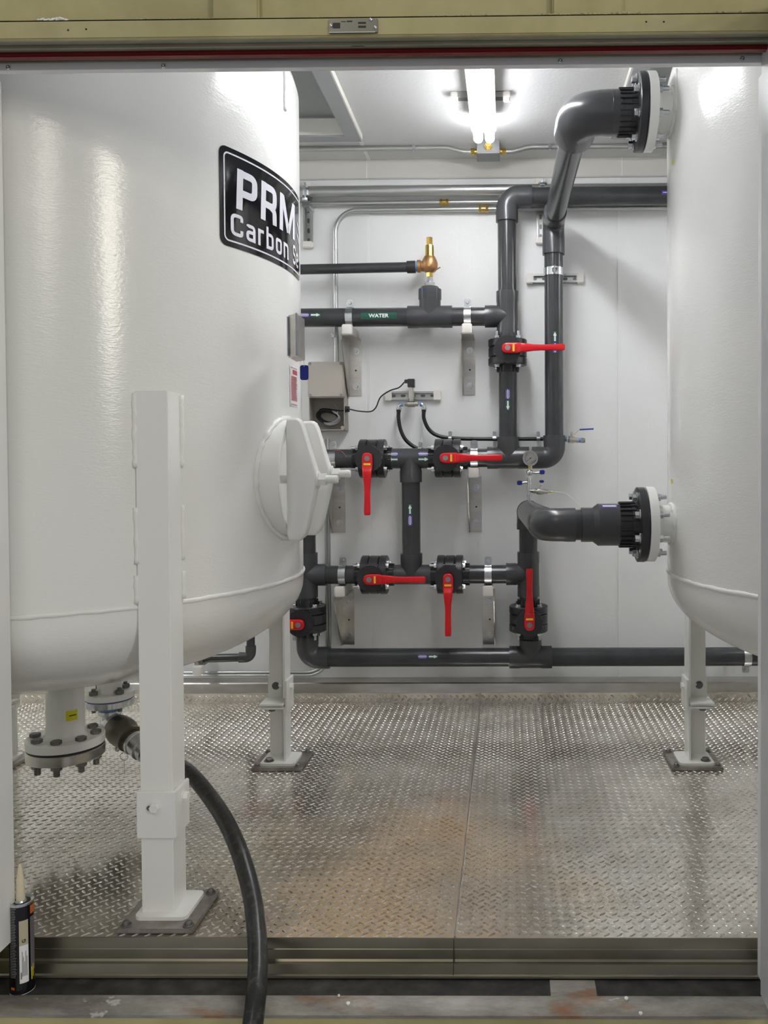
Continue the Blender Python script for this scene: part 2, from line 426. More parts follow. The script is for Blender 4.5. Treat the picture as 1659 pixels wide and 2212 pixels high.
# ------------------------------------------------------------------ doorway: header, jambs, doors, sill
ZH = at(830, 152, 1.878).z
m = MB(); m.bb(XL, XR, 1.860, 1.878, ZH, ZC + .02, .0008); struct('trim_%d' % n, m, liner); n += 1
ZU = at(830, 127, 1.86).z
m = MB(); m.bb(XL, XR, 1.7665, 1.860, ZU, ZU + .03); struct('trim_%d' % n, m, channel_grey); n += 1
m = MB(); m.bb(XL, .575, 1.812, 1.832, ZU - .010, ZU, .003); struct('trim_%d' % n, m, red_strip); n += 1
m = MB(); m.bb(XL, .575, 1.852, 1.856, ZU - .004, ZU, .001); m.bb(XL, XR, 1.785, 1.79, ZU - .006, ZU, .001); struct('trim_%d' % n, m, channel_grey); n += 1
ZT = at(830, 37, 1.76).z
m = MB(); m.bb(XL, XR, 1.755, 1.766, ZU - .002, ZT, .002); m.bb(XL, XR, 1.755, 1.80, ZT - .006, ZT, .002)
struct('trim_%d' % n, m, beige); n += 1
m = MB(); m.bb(XL, XR, 1.79, 1.86, ZT, ZC + .3)
m.bb(-0.62, -0.52, 1.775, 1.79, ZT, ZC + .3, .004); m.bb(0.10, .25, 1.775, 1.79, ZT, ZC + .3, .004)
wall_front_top = struct('wall_front_top', m, beige)
# wrinkled sealant along the ledge
for (px0, px1, amp, lab) in ((85, 152, .006, 'white crumpled blob of sealant on the beige ledge, top left'), (300, 470, .0022, 'thin wrinkled sealant bead on the beige ledge left of the data plate'), (655, 705, .003, 'short sealant smear on the beige ledge beside the data plate'), (940, 1060, .003, 'thin wrinkled sealant bead on the beige ledge right of the data plate'), (1160, 1380, .004, 'long wrinkled sealant bead on the beige ledge above the right tank'), (1500, 1640, .003, 'wrinkled sealant bead on the beige ledge at the top right corner')):
    a = at(px0, 36, 1.768).x; b_ = at(px1, 36, 1.768).x; k = max(6, int((b_ - a) / .004))
    m = MB(); m.tube([V((a + (b_ - a) * i / k, 1.760 + random.uniform(-.003, .003), ZT + amp * .3 + random.uniform(-.4, .4) * amp)) for i in range(k + 1)],
                     [amp * random.uniform(.45, 1.1) for i in range(k + 1)], 7)
    tag(m.build('sealant_bead', white_paint if px0 == 85 else beige), lab, 'sealant')
# header screws
for px, py in ((18, 146), (353, 143), (1210, 132), (1603, 127)):
    p = at(px, py, 1.8595)
    m = MB(); m.lathe(p, (0, -1, 0), [(0, .0052), (.0018, .0046), (.0026, .0025), (.0020, .0012), (.001, .0001)], 14)
    tag(m.build('header_screw', zinc), {18: 'small pan head screw at the far left of the header strip', 353: 'small pan head screw in the header strip above the left tank', 1210: 'small pan head screw in the header strip left of the big upper flange', 1603: 'small pan head screw at the right end of the header strip'}[px], 'screw', 'screws along the white header strip')
# the screw holes of the beige rail
m = MB()
for px, py in ((147, 65), (186, 63), (1396, 47), (1434, 47)):
    m.cyl(at(px, py, 1.7548), at(px, py, 1.7548) + V((0, .003, 0)), .0022, 12)
m.bb(at(757, 87, 1.79).x, at(785, 87, 1.79).x, 1.795, 1.803, ZU - .0006, ZU)
m.build('screw_hole', ink, None)
bpy.data.objects['screw_hole']['kind'] = 'structure'; bpy.data.objects['screw_hole'].name = 'trim_%d' % n; n += 1
# data plate
p0 = at(711, 72, 1.752); p1 = at(816, 40, 1.752)
t = thing('data_plate', ((p0.x + p1.x) / 2, 1.754, p0.z), 'small riveted metal data plate in clear wrap on the beige header rail', 'data plate')
m = MB(); m.bb(p0.x, p1.x, 1.7505, 1.7545, p0.z, p1.z, .001); m.build('plate', principled('plate_metal', (.26, .25, .21), .3, .8), t)
m = MB(); W_, H_ = p1.x - p0.x, p1.z - p0.z
def prect(m, a, b_, c, d, y=1.7500): m.bb(p0.x + a * W_, p0.x + b_ * W_, y, y + .0006, p0.z + c * H_, p0.z + d * H_)
prect(m, .08, .23, .32, .70); prect(m, .60, .76, .62, .74); prect(m, .60, .76, .34, .48); prect(m, .37, .48, .76, .84); prect(m, .25, .35, .76, .80)
m.build('print', ink, t)
m = MB(); prect(m, 0.0, .95, 0.0, .05, 1.7495); m.build('wrap_edge', clear_tube, t)
for a, b_ in ((.04, .5), (.95, .35), (.86, .9)):
    m = MB(); m.lathe((p0.x + a * W_, 1.7505, p0.z + b_ * H_), (0, -1, 0), [(0, .004), (.002, .003), (.0028, .0001)], 14); m.build('rivet', zinc, t)

# left jamb lining, right jamb, doors
XJ = at(31, 1850, 1.915).x
m = MB(); m.bb(XJ - .010, XJ, 1.80, 1.915, .042, ZH, .001)
tag(m.build('jamb_lining', jamb_white), kind='structure').name = 'trim_%d' % n; n += 1
m = MB(); m.bb(-1.33, XJ - .011, 1.80, 1.858, -.10, ZU, .002); struct('trim_%d' % n, m, beige); n += 1
for px, py in ((2, 1408), (9, 1695)):
    p = at(px, py, 1.83); m = MB(); m.lathe((XJ, 1.845, p.z), (1, 0, 0), [(0, .004), (.0015, .0035), (.0022, .0001)], 12)
    tag(m.build('lining_screw', zinc), 'small screw %s in the white lining at the left edge of the doorway' % ('higher up' if py < 1500 else 'lower down'), 'screw')
m = MB(); xk = at(1637, 1000, 1.935).x; m.bb(xk, xk + .018, 1.862, 1.935, -.055, ZH, .002); struct('trim_%d' % n, m, jamb_white); n += 1
m = MB(); xk = at(1643, 1000, 1.861).x; m.bb(xk, xk + .038, 1.05, 1.861, -.055, at(1648, 50, 1.86).z, .004); struct('door_1', m, door_grey)

# floor edge trim and sill
m = MB()
m.prism([(YF + .02, -.031), (YF - .0001, -.0305), (YF - .0001, 0.0003), (YF - .002, 0.0), (YF - .0025, -.001), (YF - .005, -.0245), (YF - .0065, -.026), (YF - .008, -.048), (YF - .012, -.052), (YF - .020, -.0535), (YF - .026, -.074), (YF - .030, -.0765), (YF - .031, -.081), (YF + .02, -.081)], (XL, 0, 0), (0, 1, 0), (0, 0, 1), XR - XL)
struct('trim_%d' % n, m, edge_al); n += 1
m = MB(); m.box((SEAM - .003, YF - .0125, -.040), (.002, .006, .082), Matrix.Rotation(R(-19), 3, 'X')); struct('trim_%d' % n, m, sill_black); n += 1
SZ = -.084; YS1, YS2, YS3 = depth_on(SZ, 830, 2153), depth_on(SZ + .004, 830, 2162), depth_on(SZ - .012, 830, 2194)
m = MB(); m.bb(XL, XR, YS1 - .01, YF + .02, SZ - .012, SZ); m.bb(XL, XR, YF - .02, YF + .03, -.3, SZ - .001); struct('trim_%d' % n, m, sill_black); n += 1
m = MB(); m.prism([(YS1 + .003, SZ + .0005), (YS1 - .003, SZ + .0045), (YS2, SZ + .004), (YS3, SZ - .012), (YS3 - .001, SZ - .018), (YS3 + .01, SZ - .022), (YS1, SZ - .01)], (XL, 0, 0), (0, 1, 0), (0, 0, 1), XR - XL)
struct('trim_%d' % n, m, worn); n += 1
m = MB(); m.bb(at(1190, 2130, 1.9).x, at(1290, 2130, 1.9).x, YS1 - .002, YF - .033, SZ - .001, SZ + .0012, .0004)
struct('trim_%d' % n, m, worn); n += 1
m = MB(); m.bb(XL, XR, YS3 + .002, YS3 + .03, -.6, SZ - .018); struct('wall_front_bottom', m, beige)
lump = {'sill_a': (752, 2172, 'largest white paint drip on the worn sill, left of its middle'), 'sill_b': (732, 2163, 'tiny white paint speck beside the largest drip on the sill'), 'sill_c': (1353, 2167, 'white paint drip on the rusty part of the sill, right'), 'sill_d': (1384, 2184, 'flat white paint drip at the front edge of the sill, right')}
for k, (px, py, lab) in lump.items():
    Y2 = depth_on(SZ - .004, px, py); p = at(px, py, Y2); zz = SZ + .004 - (YS2 - Y2) / (YS2 - YS3) * .016
    m = MB(); m.lathe((p.x, p.y, zz), (0, -.2, 1), [(-.002, .005 if k != 'sill_b' else .003), (.0012, .0045 if k != 'sill_b' else .0025), (.002, .0001)], 9)
    tag(m.build('paint_drip', white_paint), lab, 'paint drip', 'paint drips on the sill')

# ------------------------------------------------------------------ tanks
def hex_bolt(p, d, parent, name='bolt', hr=.010, hh=.008, sr=.006, sl=.02, mat=zinc, washer=True, label=None):
    """bolt head standing out along d from p"""
    p, d = V(p), V(d).normalized(); m = MB()
    if washer: m.cyl(p, p + d * .002, hr * 1.35, 18)
    m.hexa(p + d * .002, p + d * (.002 + hh), hr)
    if sl: m.cyl(p - d * sl, p + d * .002, sr, 10)
    return m.build(name, mat, parent, label=label)
RT = 0.745
TY = 2.632
ZS = 0.79
def make_tank(name, cx, label, rt, legs):
    t = thing(name, (cx, TY, 0), label, 'tank', 'white carbon filter tanks')
    m = MB(); D = .275
    prof = []
    for i in range(0, 25):
        a = math.pi / 2 * i / 24
        prof.append((ZS - .03 - D * math.cos(a), rt * math.sin(a) ** .95 if i else 0.0001))
    prof += [(ZS - .005, rt + .0005), (ZS + .4, rt), (1.4, rt), (2.20, rt), (2.36, rt)]
    for i in range(1, 11):
        a = math.pi / 2 * i / 10
        prof.append((2.36 + .20 * math.sin(a), max(rt * math.cos(a), .0001)))
    m.lathe((cx, TY, 0), (0, 0, 1), prof, 160)
    shell = m.build('shell', tank_paint, t, sharp=50)
    m = MB()
    ring = []
    K = 220
    for k in range(K + 1):
        a = 2 * math.pi * k / K
        ring.append(V((cx + (rt - .001) * math.cos(a), TY + (rt - .001) * math.sin(a), ZS + random.uniform(-.0010, .0010))))
    m.tube(ring, [.0072 + random.uniform(-.0008, .0012) for _ in ring], 8, caps=False)
    m.build('weld_seam', white_paint, t, sharp=180)
    for (sx, sy) in legs:
        X, Y = cx + sx * .573 * (rt / RT if abs(rt-RT)>1 else 1), TY + sy * .569
        fw, th = .080, .008
        m = MB()
        ztop, zj = 1.330, .262
        # L section: corner at (X,Y); one flange normal to y, the other normal to x
        def Lsec(z0, z1):
            e = .0015
            pl = [(e, 0), (fw, 0), (fw, th - e), (fw - e, th), (th + .003, th), (th, th + .003), (th, fw - e), (th - e, fw), (0, fw), (0, e)]
            m.prism([(X - sx * a, Y - sy * b_) for a, b_ in pl], (0, 0, z0), (1, 0, 0), (0, 1, 0), z1 - z0)
        Lsec(zj, ztop)
        lg = m.build('leg', white_paint, t)
        # weld beads that join the flange edges to the shell
        for z0, z1 in ((1.14, 1.325), (.90, 1.04), (.80, .87)):
            for ax in (0, 1):
                ex, ey = (X - sx * fw, Y) if ax == 0 else (X, Y - sy * fw)
                dx, dy = (-sx, 0) if ax == 0 else (0, -sy)
                # run the bead in the gap between the flange edge and the shell
                m = MB()
                k = int((z1 - z0) / .012)
                m.tube([V((ex + dx * .003 + random.uniform(-.0015, .0015), ey + dy * .003 - (sy * .004 if ax == 0 else 0), z0 + (z1 - z0) * i / k)) for i in range(k + 1)],
                       [random.uniform(.0055, .0085) for _ in range(k + 1)], 7)
                m.build('weld_bead', white_paint, lg, sharp=180)
        m = MB(); Lsec(.014, zj - .036); ft = m.build('foot', white_paint, t)
        # corner splice plates with a bolt head each
        zs0, zs1 = .212, .330
        m = MB()
        m.bb(min(X + sx * .010, X - sx * .088), max(X + sx * .010, X - sx * .088), min(Y, Y + sy * .009), max(Y, Y + sy * .009), zs0 + .0, zs1, .002)
        m.bb(min(X + sx * .0005, X + sx * .010), max(X + sx * .0005, X + sx * .010), min(Y - sy * .0006, Y - sy * .085), max(Y - sy * .0006, Y - sy * .085), zs0, zs1, .002)
        sp = m.build('splice_plate', white_paint, t)
        hex_bolt((X - sx * .040, Y + sy * .009, .292), (0, sy, 0), sp, hr=.0125, hh=.010, mat=white_paint)
        hex_bolt((X + sx * .009, Y - sy * .045, .297), (sx, 0, 0), sp, hr=.0125, hh=.012, mat=white_paint)
        m = MB()
        for z in (.222, .234):
            m.bb(min(X - sx * .004, X - sx * .095), max(X - sx * .004, X - sx * .095), min(Y - sy * .004, Y - sy * .095), max(Y - sy * .004, Y - sy * .095), z, z + .009, .0015)
        jp = m.build('joint_plate', white_paint, t)
        hex_bolt((X - sx * .055, Y - sy * .06, .222), (0, 0, -1), jp, hr=.013, hh=.012, mat=dark_bolt, label='dull unpainted bolt')
        hex_bolt((X - sx * .055, Y - sy * .008, .290), (0, -sy, 0), jp, hr=.011, hh=.012, mat=dark_bolt, label='dull unpainted bolt')
        m = MB()
        bx, by = X - sx * .026, Y - sy * .042
        pts = []
        for (qx, qy, a0) in ((1, 1, 0), (-1, 1, 90), (-1, -1, 180), (1, -1, 270)):
            for k in range(5):
                a = R(a0 + 22.5 * k); pts.append((qx * .050 + .016 * math.cos(a), qy * .050 + .016 * math.sin(a)))
        m.prism(pts, (bx, by, .0135), (1, 0, 0), (0, 1, 0), .009)
        bp = m.build('base_plate', white_paint, t)
        hex_bolt((bx - sx * .038, by - sy * .035, .0225), (0, 0, 1), bp, hr=.014, hh=.009, mat=dark_bolt, label='dull unpainted bolt')
    return t, shell
T1X, T2X = -1.415, 1.252
LEGS = ((1, -1), (1, 1), (-1, 1), (-1, -1))
tank1, shell1 = make_tank('filter_tank', T1X, 'large white steel tank at the left with black decal and round manway', RT, LEGS)
tank2, shell2 = make_tank('filter_tank', T2X, 'large white steel tank at the right with two bolted side flanges', .733, LEGS[:3])
anchor_lab = {(0, 0): 'worn metal floor plate under the nearest leg of the left tank, beside the hose', (0, 1): 'worn metal floor plate under the far right leg of the left tank',
              (0, 2): 'worn metal floor plate under the far left leg of the left tank', (0, 3): 'worn metal floor plate under the near left leg of the left tank',
              (1, 0): 'worn metal floor plate under the near right leg of the right tank', (1, 1): 'worn metal floor plate under the far right leg of the right tank',
              (1, 2): 'worn metal floor plate under the far left leg of the right tank', (1, 3): 'worn metal floor plate under the near left leg of the right tank, by the door'}
for ti, cx in enumerate((T1X, T2X)):
    for li, (sx, sy) in enumerate(LEGS):
        if (ti, li) == (1, 3): continue
        X, Y = cx + sx * .573 - sx * .024, TY + sy * .569 - sy * .033
        t = thing('anchor_plate', (X, Y, 0), anchor_lab[(ti, li)], 'floor plate', 'bolted floor plates under the tank legs')
        m = MB(); m.box((X, Y, .0078), (.190, .190, .0115), None, .002); m.build('plate', anchor_m, t)
        for a in (-1, 1):
            for b_ in (-1, 1):
                m = MB(); p = V((X + a * .077, Y + b_ * .077, .0135)); m.cyl(p, p + V((0, 0, .003)), .0135, 20, .001); m.lathe(p + V((0, 0, .003)), (0, 0, 1), [(0, .0095), (.006, .0085), (.009, .005), (.0095, .0001)], 16)
                m.build('anchor_bolt', dark_bolt, t)

# manway of the left tank
MY, MZ, MR, MX = 2.55, 1.104, .178, -.652
def ring_part(name, parts, mat, parent, **k):
    m = MB(); parts(m); return m.build(name, mat, parent, **k)
m = MB(); m.lathe((MX - .17, MY, MZ), (1, 0, 0), [(0, MR), (.168, MR), (.170, MR - .002), (.170, MR - .013), (.168, MR - .015), (.05, MR - .015)], 72)
neck = m.build('manway_neck', white_paint, tank1, sharp=40)
pts = []
for k in range(121):
    a = 2 * math.pi * k / 120; rr = MR + .004; y = MY + rr * math.cos(a); z = MZ + rr * math.sin(a)
    x = T1X + math.sqrt(RT ** 2 - (y - TY) ** 2) + .001
    pts.append(V((x + random.uniform(-.0015, .0015), y, z)))
m = MB(); m.tube(pts, [random.uniform(.006, .0105) for _ in pts], 8, caps=False); m.build('weld_bead', white_paint, neck, sharp=180)
m = MB(); m.lathe((MX - .075, MY, MZ), (1, 0, 0), [(0, .0001), (.012, .0001), (.012, MR - .02), (0, MR - .02)], 64); m.lathe((MX - .075, MY, MZ), (1, 0, 0), [(0, MR - .03), (.012, MR - .03)], 64)
cover = m.build('manway_cover', white_paint, tank1)
for yy, bz in ((2.475, 0.0), (2.672, .014)):
    m = MB()
    prof = [(.004, .178), (.030, .180), (.040, .174), (.047, .160), (.086, .030), (.090, .012), (.090, -.020), (.084, -.05), (.060, -.150), (.052, -.172), (.035, -.186), (.006, -.186), (.001, -.170), (.001, .165)]
    wd = .052
    rows = [(-wd / 2, .0), (-wd / 2 + .002, .004), (wd / 2 - .002, .004), (wd / 2, 0)]
    n0 = len(prof)
    vs_ = []
    cxp = sum(p[0] for p in prof) / n0; czp = sum(p[1] for p in prof) / n0
    for (oy, g) in ((-wd / 2, -.0095), (-wd / 2 + .0035, -.0028), (-wd / 2 + .0095, 0), (wd / 2 - .0095, 0), (wd / 2 - .0035, -.0028), (wd / 2, -.0095)):
        for (a, b_) in prof:
            k = 1 + g / max(math.hypot(a - cxp, b_ - czp), .03)
            vs_.append(V((MX + cxp + (a - cxp) * k, yy + oy, MZ + czp + (b_ - czp) * k)))
    fs_ = [tuple(reversed(range(n0))), tuple(5 * n0 + i for i in range(n0))]
    for q in range(5):
        fs_ += [(q * n0 + i, q * n0 + (i + 1) % n0, (q + 1) * n0 + (i + 1) % n0, (q + 1) * n0 + i) for i in range(n0)]
    m.add(vs_, fs_)
    yoke = m.build('manway_yoke', white_paint, tank1, sharp=42)
    m = MB(); q = V((MX + .088, yy, MZ - .004 + bz))
    m.cyl(q, q + V((.005, 0, 0)), .026, 28, .001); m.hexa(q + V((.005, 0, 0)), q + V((.026, 0, 0)), .0205)
    pr = [(0.02, .0125)]
    for i in range(13): pr += [(.026 + i * .0026, .0128), (.0273 + i * .0026, .0112)]
    pr += [(.0605, .011), (.0612, .0001)]
    m.lathe(q, (1, 0, 0), pr, 24); m.cyl(q - V((.16, 0, 0)), q, .0125, 20)
    m.build('manway_bolt', white_paint, tank1, sharp=25)

# decal of the left tank
def solve_circle(px, py, cx, rt):
    u_d = CM.to_3x3() @ V(((px - CX) / F, -(py - CY) / F, -1)); u = u_d.x / u_d.y; zz = u_d.z / u_d.y
    A = 1 + u * u; B_ = -2 * (cx * u + TY); C_ = cx * cx + TY * TY - rt * rt
    disc = max(B_ * B_ - 4 * A * C_, 0); Y = (-B_ - math.sqrt(disc)) / (2 * A)
    return V((u * Y, Y, HC + zz * Y))
def az_of(px, py, cx, rt):
    p = solve_circle(px, py, cx, rt); return math.atan2(p.y - TY, p.x - cx), p.z
# lifting lugs high on both shells
def lug(cx, rt, px, py, parent, sgn):
    a = az_of(px, py, cx, rt)[0]; d = V((math.cos(a), math.sin(a), 0)); tg = V((-d.y, d.x, 0)) * sgn; c = V((cx, TY, 0)) + d * (rt - .012)
    m = MB(); z1 = at(px, 205, 2.45).z; z0 = at(px, 240, 2.45).z
    m.prism([(0, z1), (.0, 2.34), (.075, 2.34), (.075, z0 + .01), (.050, z0)], c, tg, V((0, 0, 1)), .026 if sgn < 0 else -.026)
    m.build('lifting_lug', white_paint, parent)
    m = MB(); K = 14
    m.tube([c + d * .012 + V((0, 0, z1 + (2.34 - z1) * i / K)) + tg * random.uniform(-.002, .002) for i in range(K + 1)], [random.uniform(.005, .008) for i in range(K + 1)], 7)
    m.build('weld_bead', white_paint, parent, sharp=180)
lug(T1X, RT, 614, 180, tank1, 1); lug(T2X, .733, 1462, 180, tank2, -1)

def wrap(cx, rt, a0, s, z, lift):
    a = a0 + s / rt; return V((cx + (rt + lift) * math.cos(a), TY + (rt + lift) * math.sin(a), z))
def rounded(x0, x1, z0, z1, r, k=5):
    out = []
    for (qx, qz, s0) in ((x1 - r, z1 - r, 0), (x0 + r, z1 - r, 90), (x0 + r, z0 + r, 180), (x1 - r, z0 + r, 270)):
        for i in range(k + 1):
            a = R(s0 + 90 * i / k); out.append((qx + r * math.cos(a), qz + r * math.sin(a)))
    return out
def bent_mesh(name, verts2, faces, cx, rt, a0, lift, mat, parent, step=.012):
    bm = bmesh.new()
    vv = [bm.verts.new((x, 0, z)) for x, z in verts2]
    for f in faces:
        try: bm.faces.new([vv[i] for i in f])
        except ValueError: pass
    xs = [x for x, z in verts2]; x = min(xs) + step
    while x < max(xs):
        bmesh.ops.bisect_plane(bm, geom=bm.verts[:] + bm.edges[:] + bm.faces[:], plane_co=(x, 0, 0), plane_no=(1, 0, 0)); x += step
    bm.verts.index_update()
    m = MB(); m.add([wrap(cx, rt, a0, v.co.x, v.co.z, lift) for v in bm.verts], [[v.index for v in f.verts] for f in bm.faces]); bm.free()
    return m.build(name, mat, parent)
def text_geo(txt, bold=0.0, spacing=1.0):
    cu = bpy.data.curves.new('t', 'FONT'); cu.body = txt; cu.size = 1; cu.offset = bold; cu.space_character = spacing; cu.resolution_u = 6
    o = bpy.data.objects.new('t', cu); C.objects.link(o)
    dg = bpy.context.evaluated_depsgraph_get(); me = bpy.data.meshes.new_from_object(o.evaluated_get(dg))
    vs_ = [(v.co.x, v.co.y) for v in me.vertices]; fs_ = [tuple(p.vertices) for p in me.polygons]
    bpy.data.objects.remove(o); bpy.data.curves.remove(cu); bpy.data.meshes.remove(me)
    return vs_, fs_
def fit_text(txt, x0, x1, z0, z1, bold=0.02, spacing=1.0, slant=0.0):
    vs_, fs_ = text_geo(txt, bold, spacing)
    ax, bx = min(v[0] for v in vs_), max(v[0] for v in vs_); az, bz = min(v[1] for v in vs_), max(v[1] for v in vs_)
    out = []
    for x, z in vs_:
        zz = z0 + (z - az) / (bz - az) * (z1 - z0); out.append((x0 + (x - ax) / (bx - ax) * (x1 - x0) + (zz - z0) * slant, zz))
    return out, fs_
aL, zT = az_of(472, 309, T1X, RT); _, zB = az_of(476, 527, T1X, RT)
sx_ = lambda px, py: (az_of(px, py, T1X, RT)[0] - aL) * RT
WD = .50
poly = rounded(0, WD, zB, zT, .022)
bent_mesh('decal', poly, [tuple(range(len(poly)))], T1X, RT, aL, .0012, decal_black, tank1)
decal = bpy.data.objects['decal']; decal['label'] = 'glossy black decal with rounded corners'
# white border line
o_, i_ = rounded(.014, WD - .014, zB + .014, zT - .014, .016), rounded(.0185, WD - .0185, zB + .0185, zT - .0185, .012)
k = len(o_)
bent_mesh('border_line', o_ + i_, [(a, (a + 1) % k, (a + 1) % k + k, a + k) for a in range(k)], T1X, RT, aL, .0022, decal_white, decal)
def rnd(pts, r, k=5):
    """polyline with rounded inner corners"""
    out = [pts[0]]
    for i in range(1, len(pts) - 1):
        p, a, b_ = V(pts[i]), V(pts[i - 1]), V(pts[i + 1]); u, v = (a - p), (b_ - p); rr = min(r, u.length * .5, v.length * .5)
        p1, p2 = p + u.normalized() * rr, p + v.normalized() * rr
        for q in range(k + 1):
            t = q / k; out.append(tuple(p1 * (1 - t) ** 2 + p * 2 * t * (1 - t) + p2 * t * t))
    out.append(pts[-1]); return out
def stroke(pts, w):
    P = [V((p[0], p[1])) for p in pts]; vs_, fs_ = [], []
    for i, p in enumerate(P):
        d1 = (P[i] - P[i - 1]).normalized() if i else None; d2 = (P[i + 1] - P[i]).normalized() if i < len(P) - 1 else None
        d = ((d1 or d2) + (d2 or d1)).normalized(); n_ = V((-d.y, d.x)); c = max(.5, (d1 or d2).dot(d))
        vs_ += [tuple(p + n_ * w / 2 / c), tuple(p - n_ * w / 2 / c)]
        if i: fs_.append((2 * i - 2, 2 * i - 1, 2 * i + 1, 2 * i))
    return vs_, fs_
h_ = .10                                                   # half of the stem width
GL = {'P': (.66, [[(h_, 0), (h_, 1)], rnd([(h_, .9), (.56, .9), (.56, .42), (h_, .42)], .16)]),
      'R': (.68, [[(h_, 0), (h_, 1)], rnd([(h_, .9), (.56, .9), (.56, .44), (h_, .44)], .16), rnd([(.36, .44), (.56, .36), (.58, 0)], .1)]),
      'M': (1.04, [[(h_, 0), (h_, 1)], [(.15, .96), (.52, .06)], [(.52, .06), (.89, .96)], [(.94, 0), (.94, 1)]]),
      'C': (.66, [rnd([(.58, .68), (.58, .9), (h_, .9), (h_, .1), (.58, .1), (.58, .32)], .2)]),
      'a': (.56, [rnd([(h_, .62), (.12, .66), (.48, .66), (.48, 0)], .14), rnd([(.48, .40), (h_, .40), (h_, .08), (.48, .08)], .13)]),
      'r': (.42, [[(h_, 0), (h_, .74)], rnd([(h_, .40), (.12, .66), (.40, .66)], .16)]),
      'b': (.58, [[(h_, 0), (h_, 1)], rnd([(h_, .66), (.48, .66), (.48, .08), (h_, .08)], .16)]),
      'o': (.58, [rnd([(.29, .66), (.48, .66), (.48, .08), (h_, .08), (h_, .66), (.29, .66)], .16)]),
      'n': (.58, [[(h_, 0), (h_, .74)], rnd([(h_, .66), (.48, .66), (.48, 0)], .16)]),
      'S': (.60, [rnd([(.52, .74), (.52, .9), (h_, .9), (h_, .52), (.52, .48), (.52, .1), (h_, .1), (h_, .26)], .15)]),
      'e': (.58, [rnd([(h_, .37), (.48, .37), (.48, .66), (h_, .66), (h_, .08), (.46, .08), (.46, .16)], .14)])}
def word(txt, x0, x1, z0, z1, wt, slant=0.0, gap=.13):
    tot = sum(GL[c][0] for c in txt) + gap * (len(txt) - 1); kx = (x1 - x0) / tot; kz = z1 - z0; x = 0; vs_, fs_ = [], []
    for c in txt:
        for st in GL[c][1]:
            a, f = stroke([(p[0], p[1]) for p in st], wt); n0 = len(vs_)
            vs_ += [(x0 + (x + q[0]) * kx + slant * q[1] * kz, z0 + q[1] * kz) for q in a]; fs_ += [tuple(n0 + t for t in ff) for ff in f]
        x += GL[c][0] + gap
    return vs_, fs_
def letters(txt, x0, x1, z0, z1, wt, slant=0.0, gap=.13):
    v_, f_ = word(txt, x0, x1, z0, z1, wt, slant, gap)
    for i in range(0, 1): bent_mesh('lettering', v_, f_, T1X, RT, aL, .0024, decal_white, decal)
zP1 = zT - .048; zP0 = zT - .160
s0, s1 = sx_(508, 440), sx_(636, 510)
letters('PRM', s0, s1 - .006, zP0, zP1, .18, .05, .12)
zC1 = zT - .174; zC0 = zT - .238
s0, s1 = sx_(496, 490), sx_(622, 545)
letters('Carbon', s0, s1, zC0, zC1, .15)
s0 = sx_(631, 560)
letters('Se', s0, s0 + .075, zC0, zC1, .15)
for dz in (0, -.038):
    vv_, ff_ = [], []
    for i in range(9):
        a = i / 8; x = sx_(638, 490) + .012 + a * .06; z = zP0 + .062 + dz - .045 * a ** 1.5; w_ = .010 * (1 - a * .5)
        vv_ += [(x, z), (x + .004, z + w_)]
        if i: ff_.append((2 * i - 2, 2 * i, 2 * i + 1, 2 * i - 1))
    bent_mesh('swoosh', vv_, ff_, T1X, RT, aL, .0024, decal_white, decal)

# warning label on the left tank
a0, z1 = az_of(625.5, 788, T1X, RT); a1, z0 = az_of(643, 880, T1X, RT)
s1 = (a1 - a0) * RT
poly = rounded(0, s1, z0, z1, .002, 2)
wl = bent_mesh('warning_label', poly, [tuple(range(len(poly)))], T1X, RT, a0, .0012, sign_white, tank1)
wl['label'] = 'white label with fine red print'
vv_, ff_ = [], []
def r2(x0, x1, za, zb):
    k = len(vv_); vv_.extend([(x0, za), (x1, za), (x1, zb), (x0, zb)]); ff_.append((k, k + 1, k + 2, k + 3))
H_ = z1 - z0
for i in range(7): r2(s1 * (.08 + .12 * i), s1 * (.14 + .12 * i), z1 - .008, z1 - .004); r2(s1 * (.08 + .12 * i), s1 * (.14 + .12 * i), z0 + .003, z0 + .007)
r2(s1 * .28, s1 * .86, z1 - .026, z1 - .012)
zz = z1 - .032
while zz > z0 + .018:
    r2(s1 * .10, s1 * random.uniform(.7, .92), zz - .0016, zz); zz -= .0030
bent_mesh('print', vv_, ff_, T1X, RT, a0, .0018, red_print, wl)
# yellow stickers
for (cx, rt, px, py, w_, h_, par) in ((T2X, .733, 1451, 1039, .012, .014, tank2), (T2X, .733, 1453, 350, .010, .018, tank2)):
    a0, z0 = az_of(px, py, cx, rt)
    poly = rounded(-w_, w_, z0 - h_ / 2, z0 + h_ / 2, .001, 1)
    o = bent_mesh('sticker', poly, [tuple(range(len(poly)))], cx, rt, a0, .0012, yellow2, par); o['label'] = 'small yellow sticker'

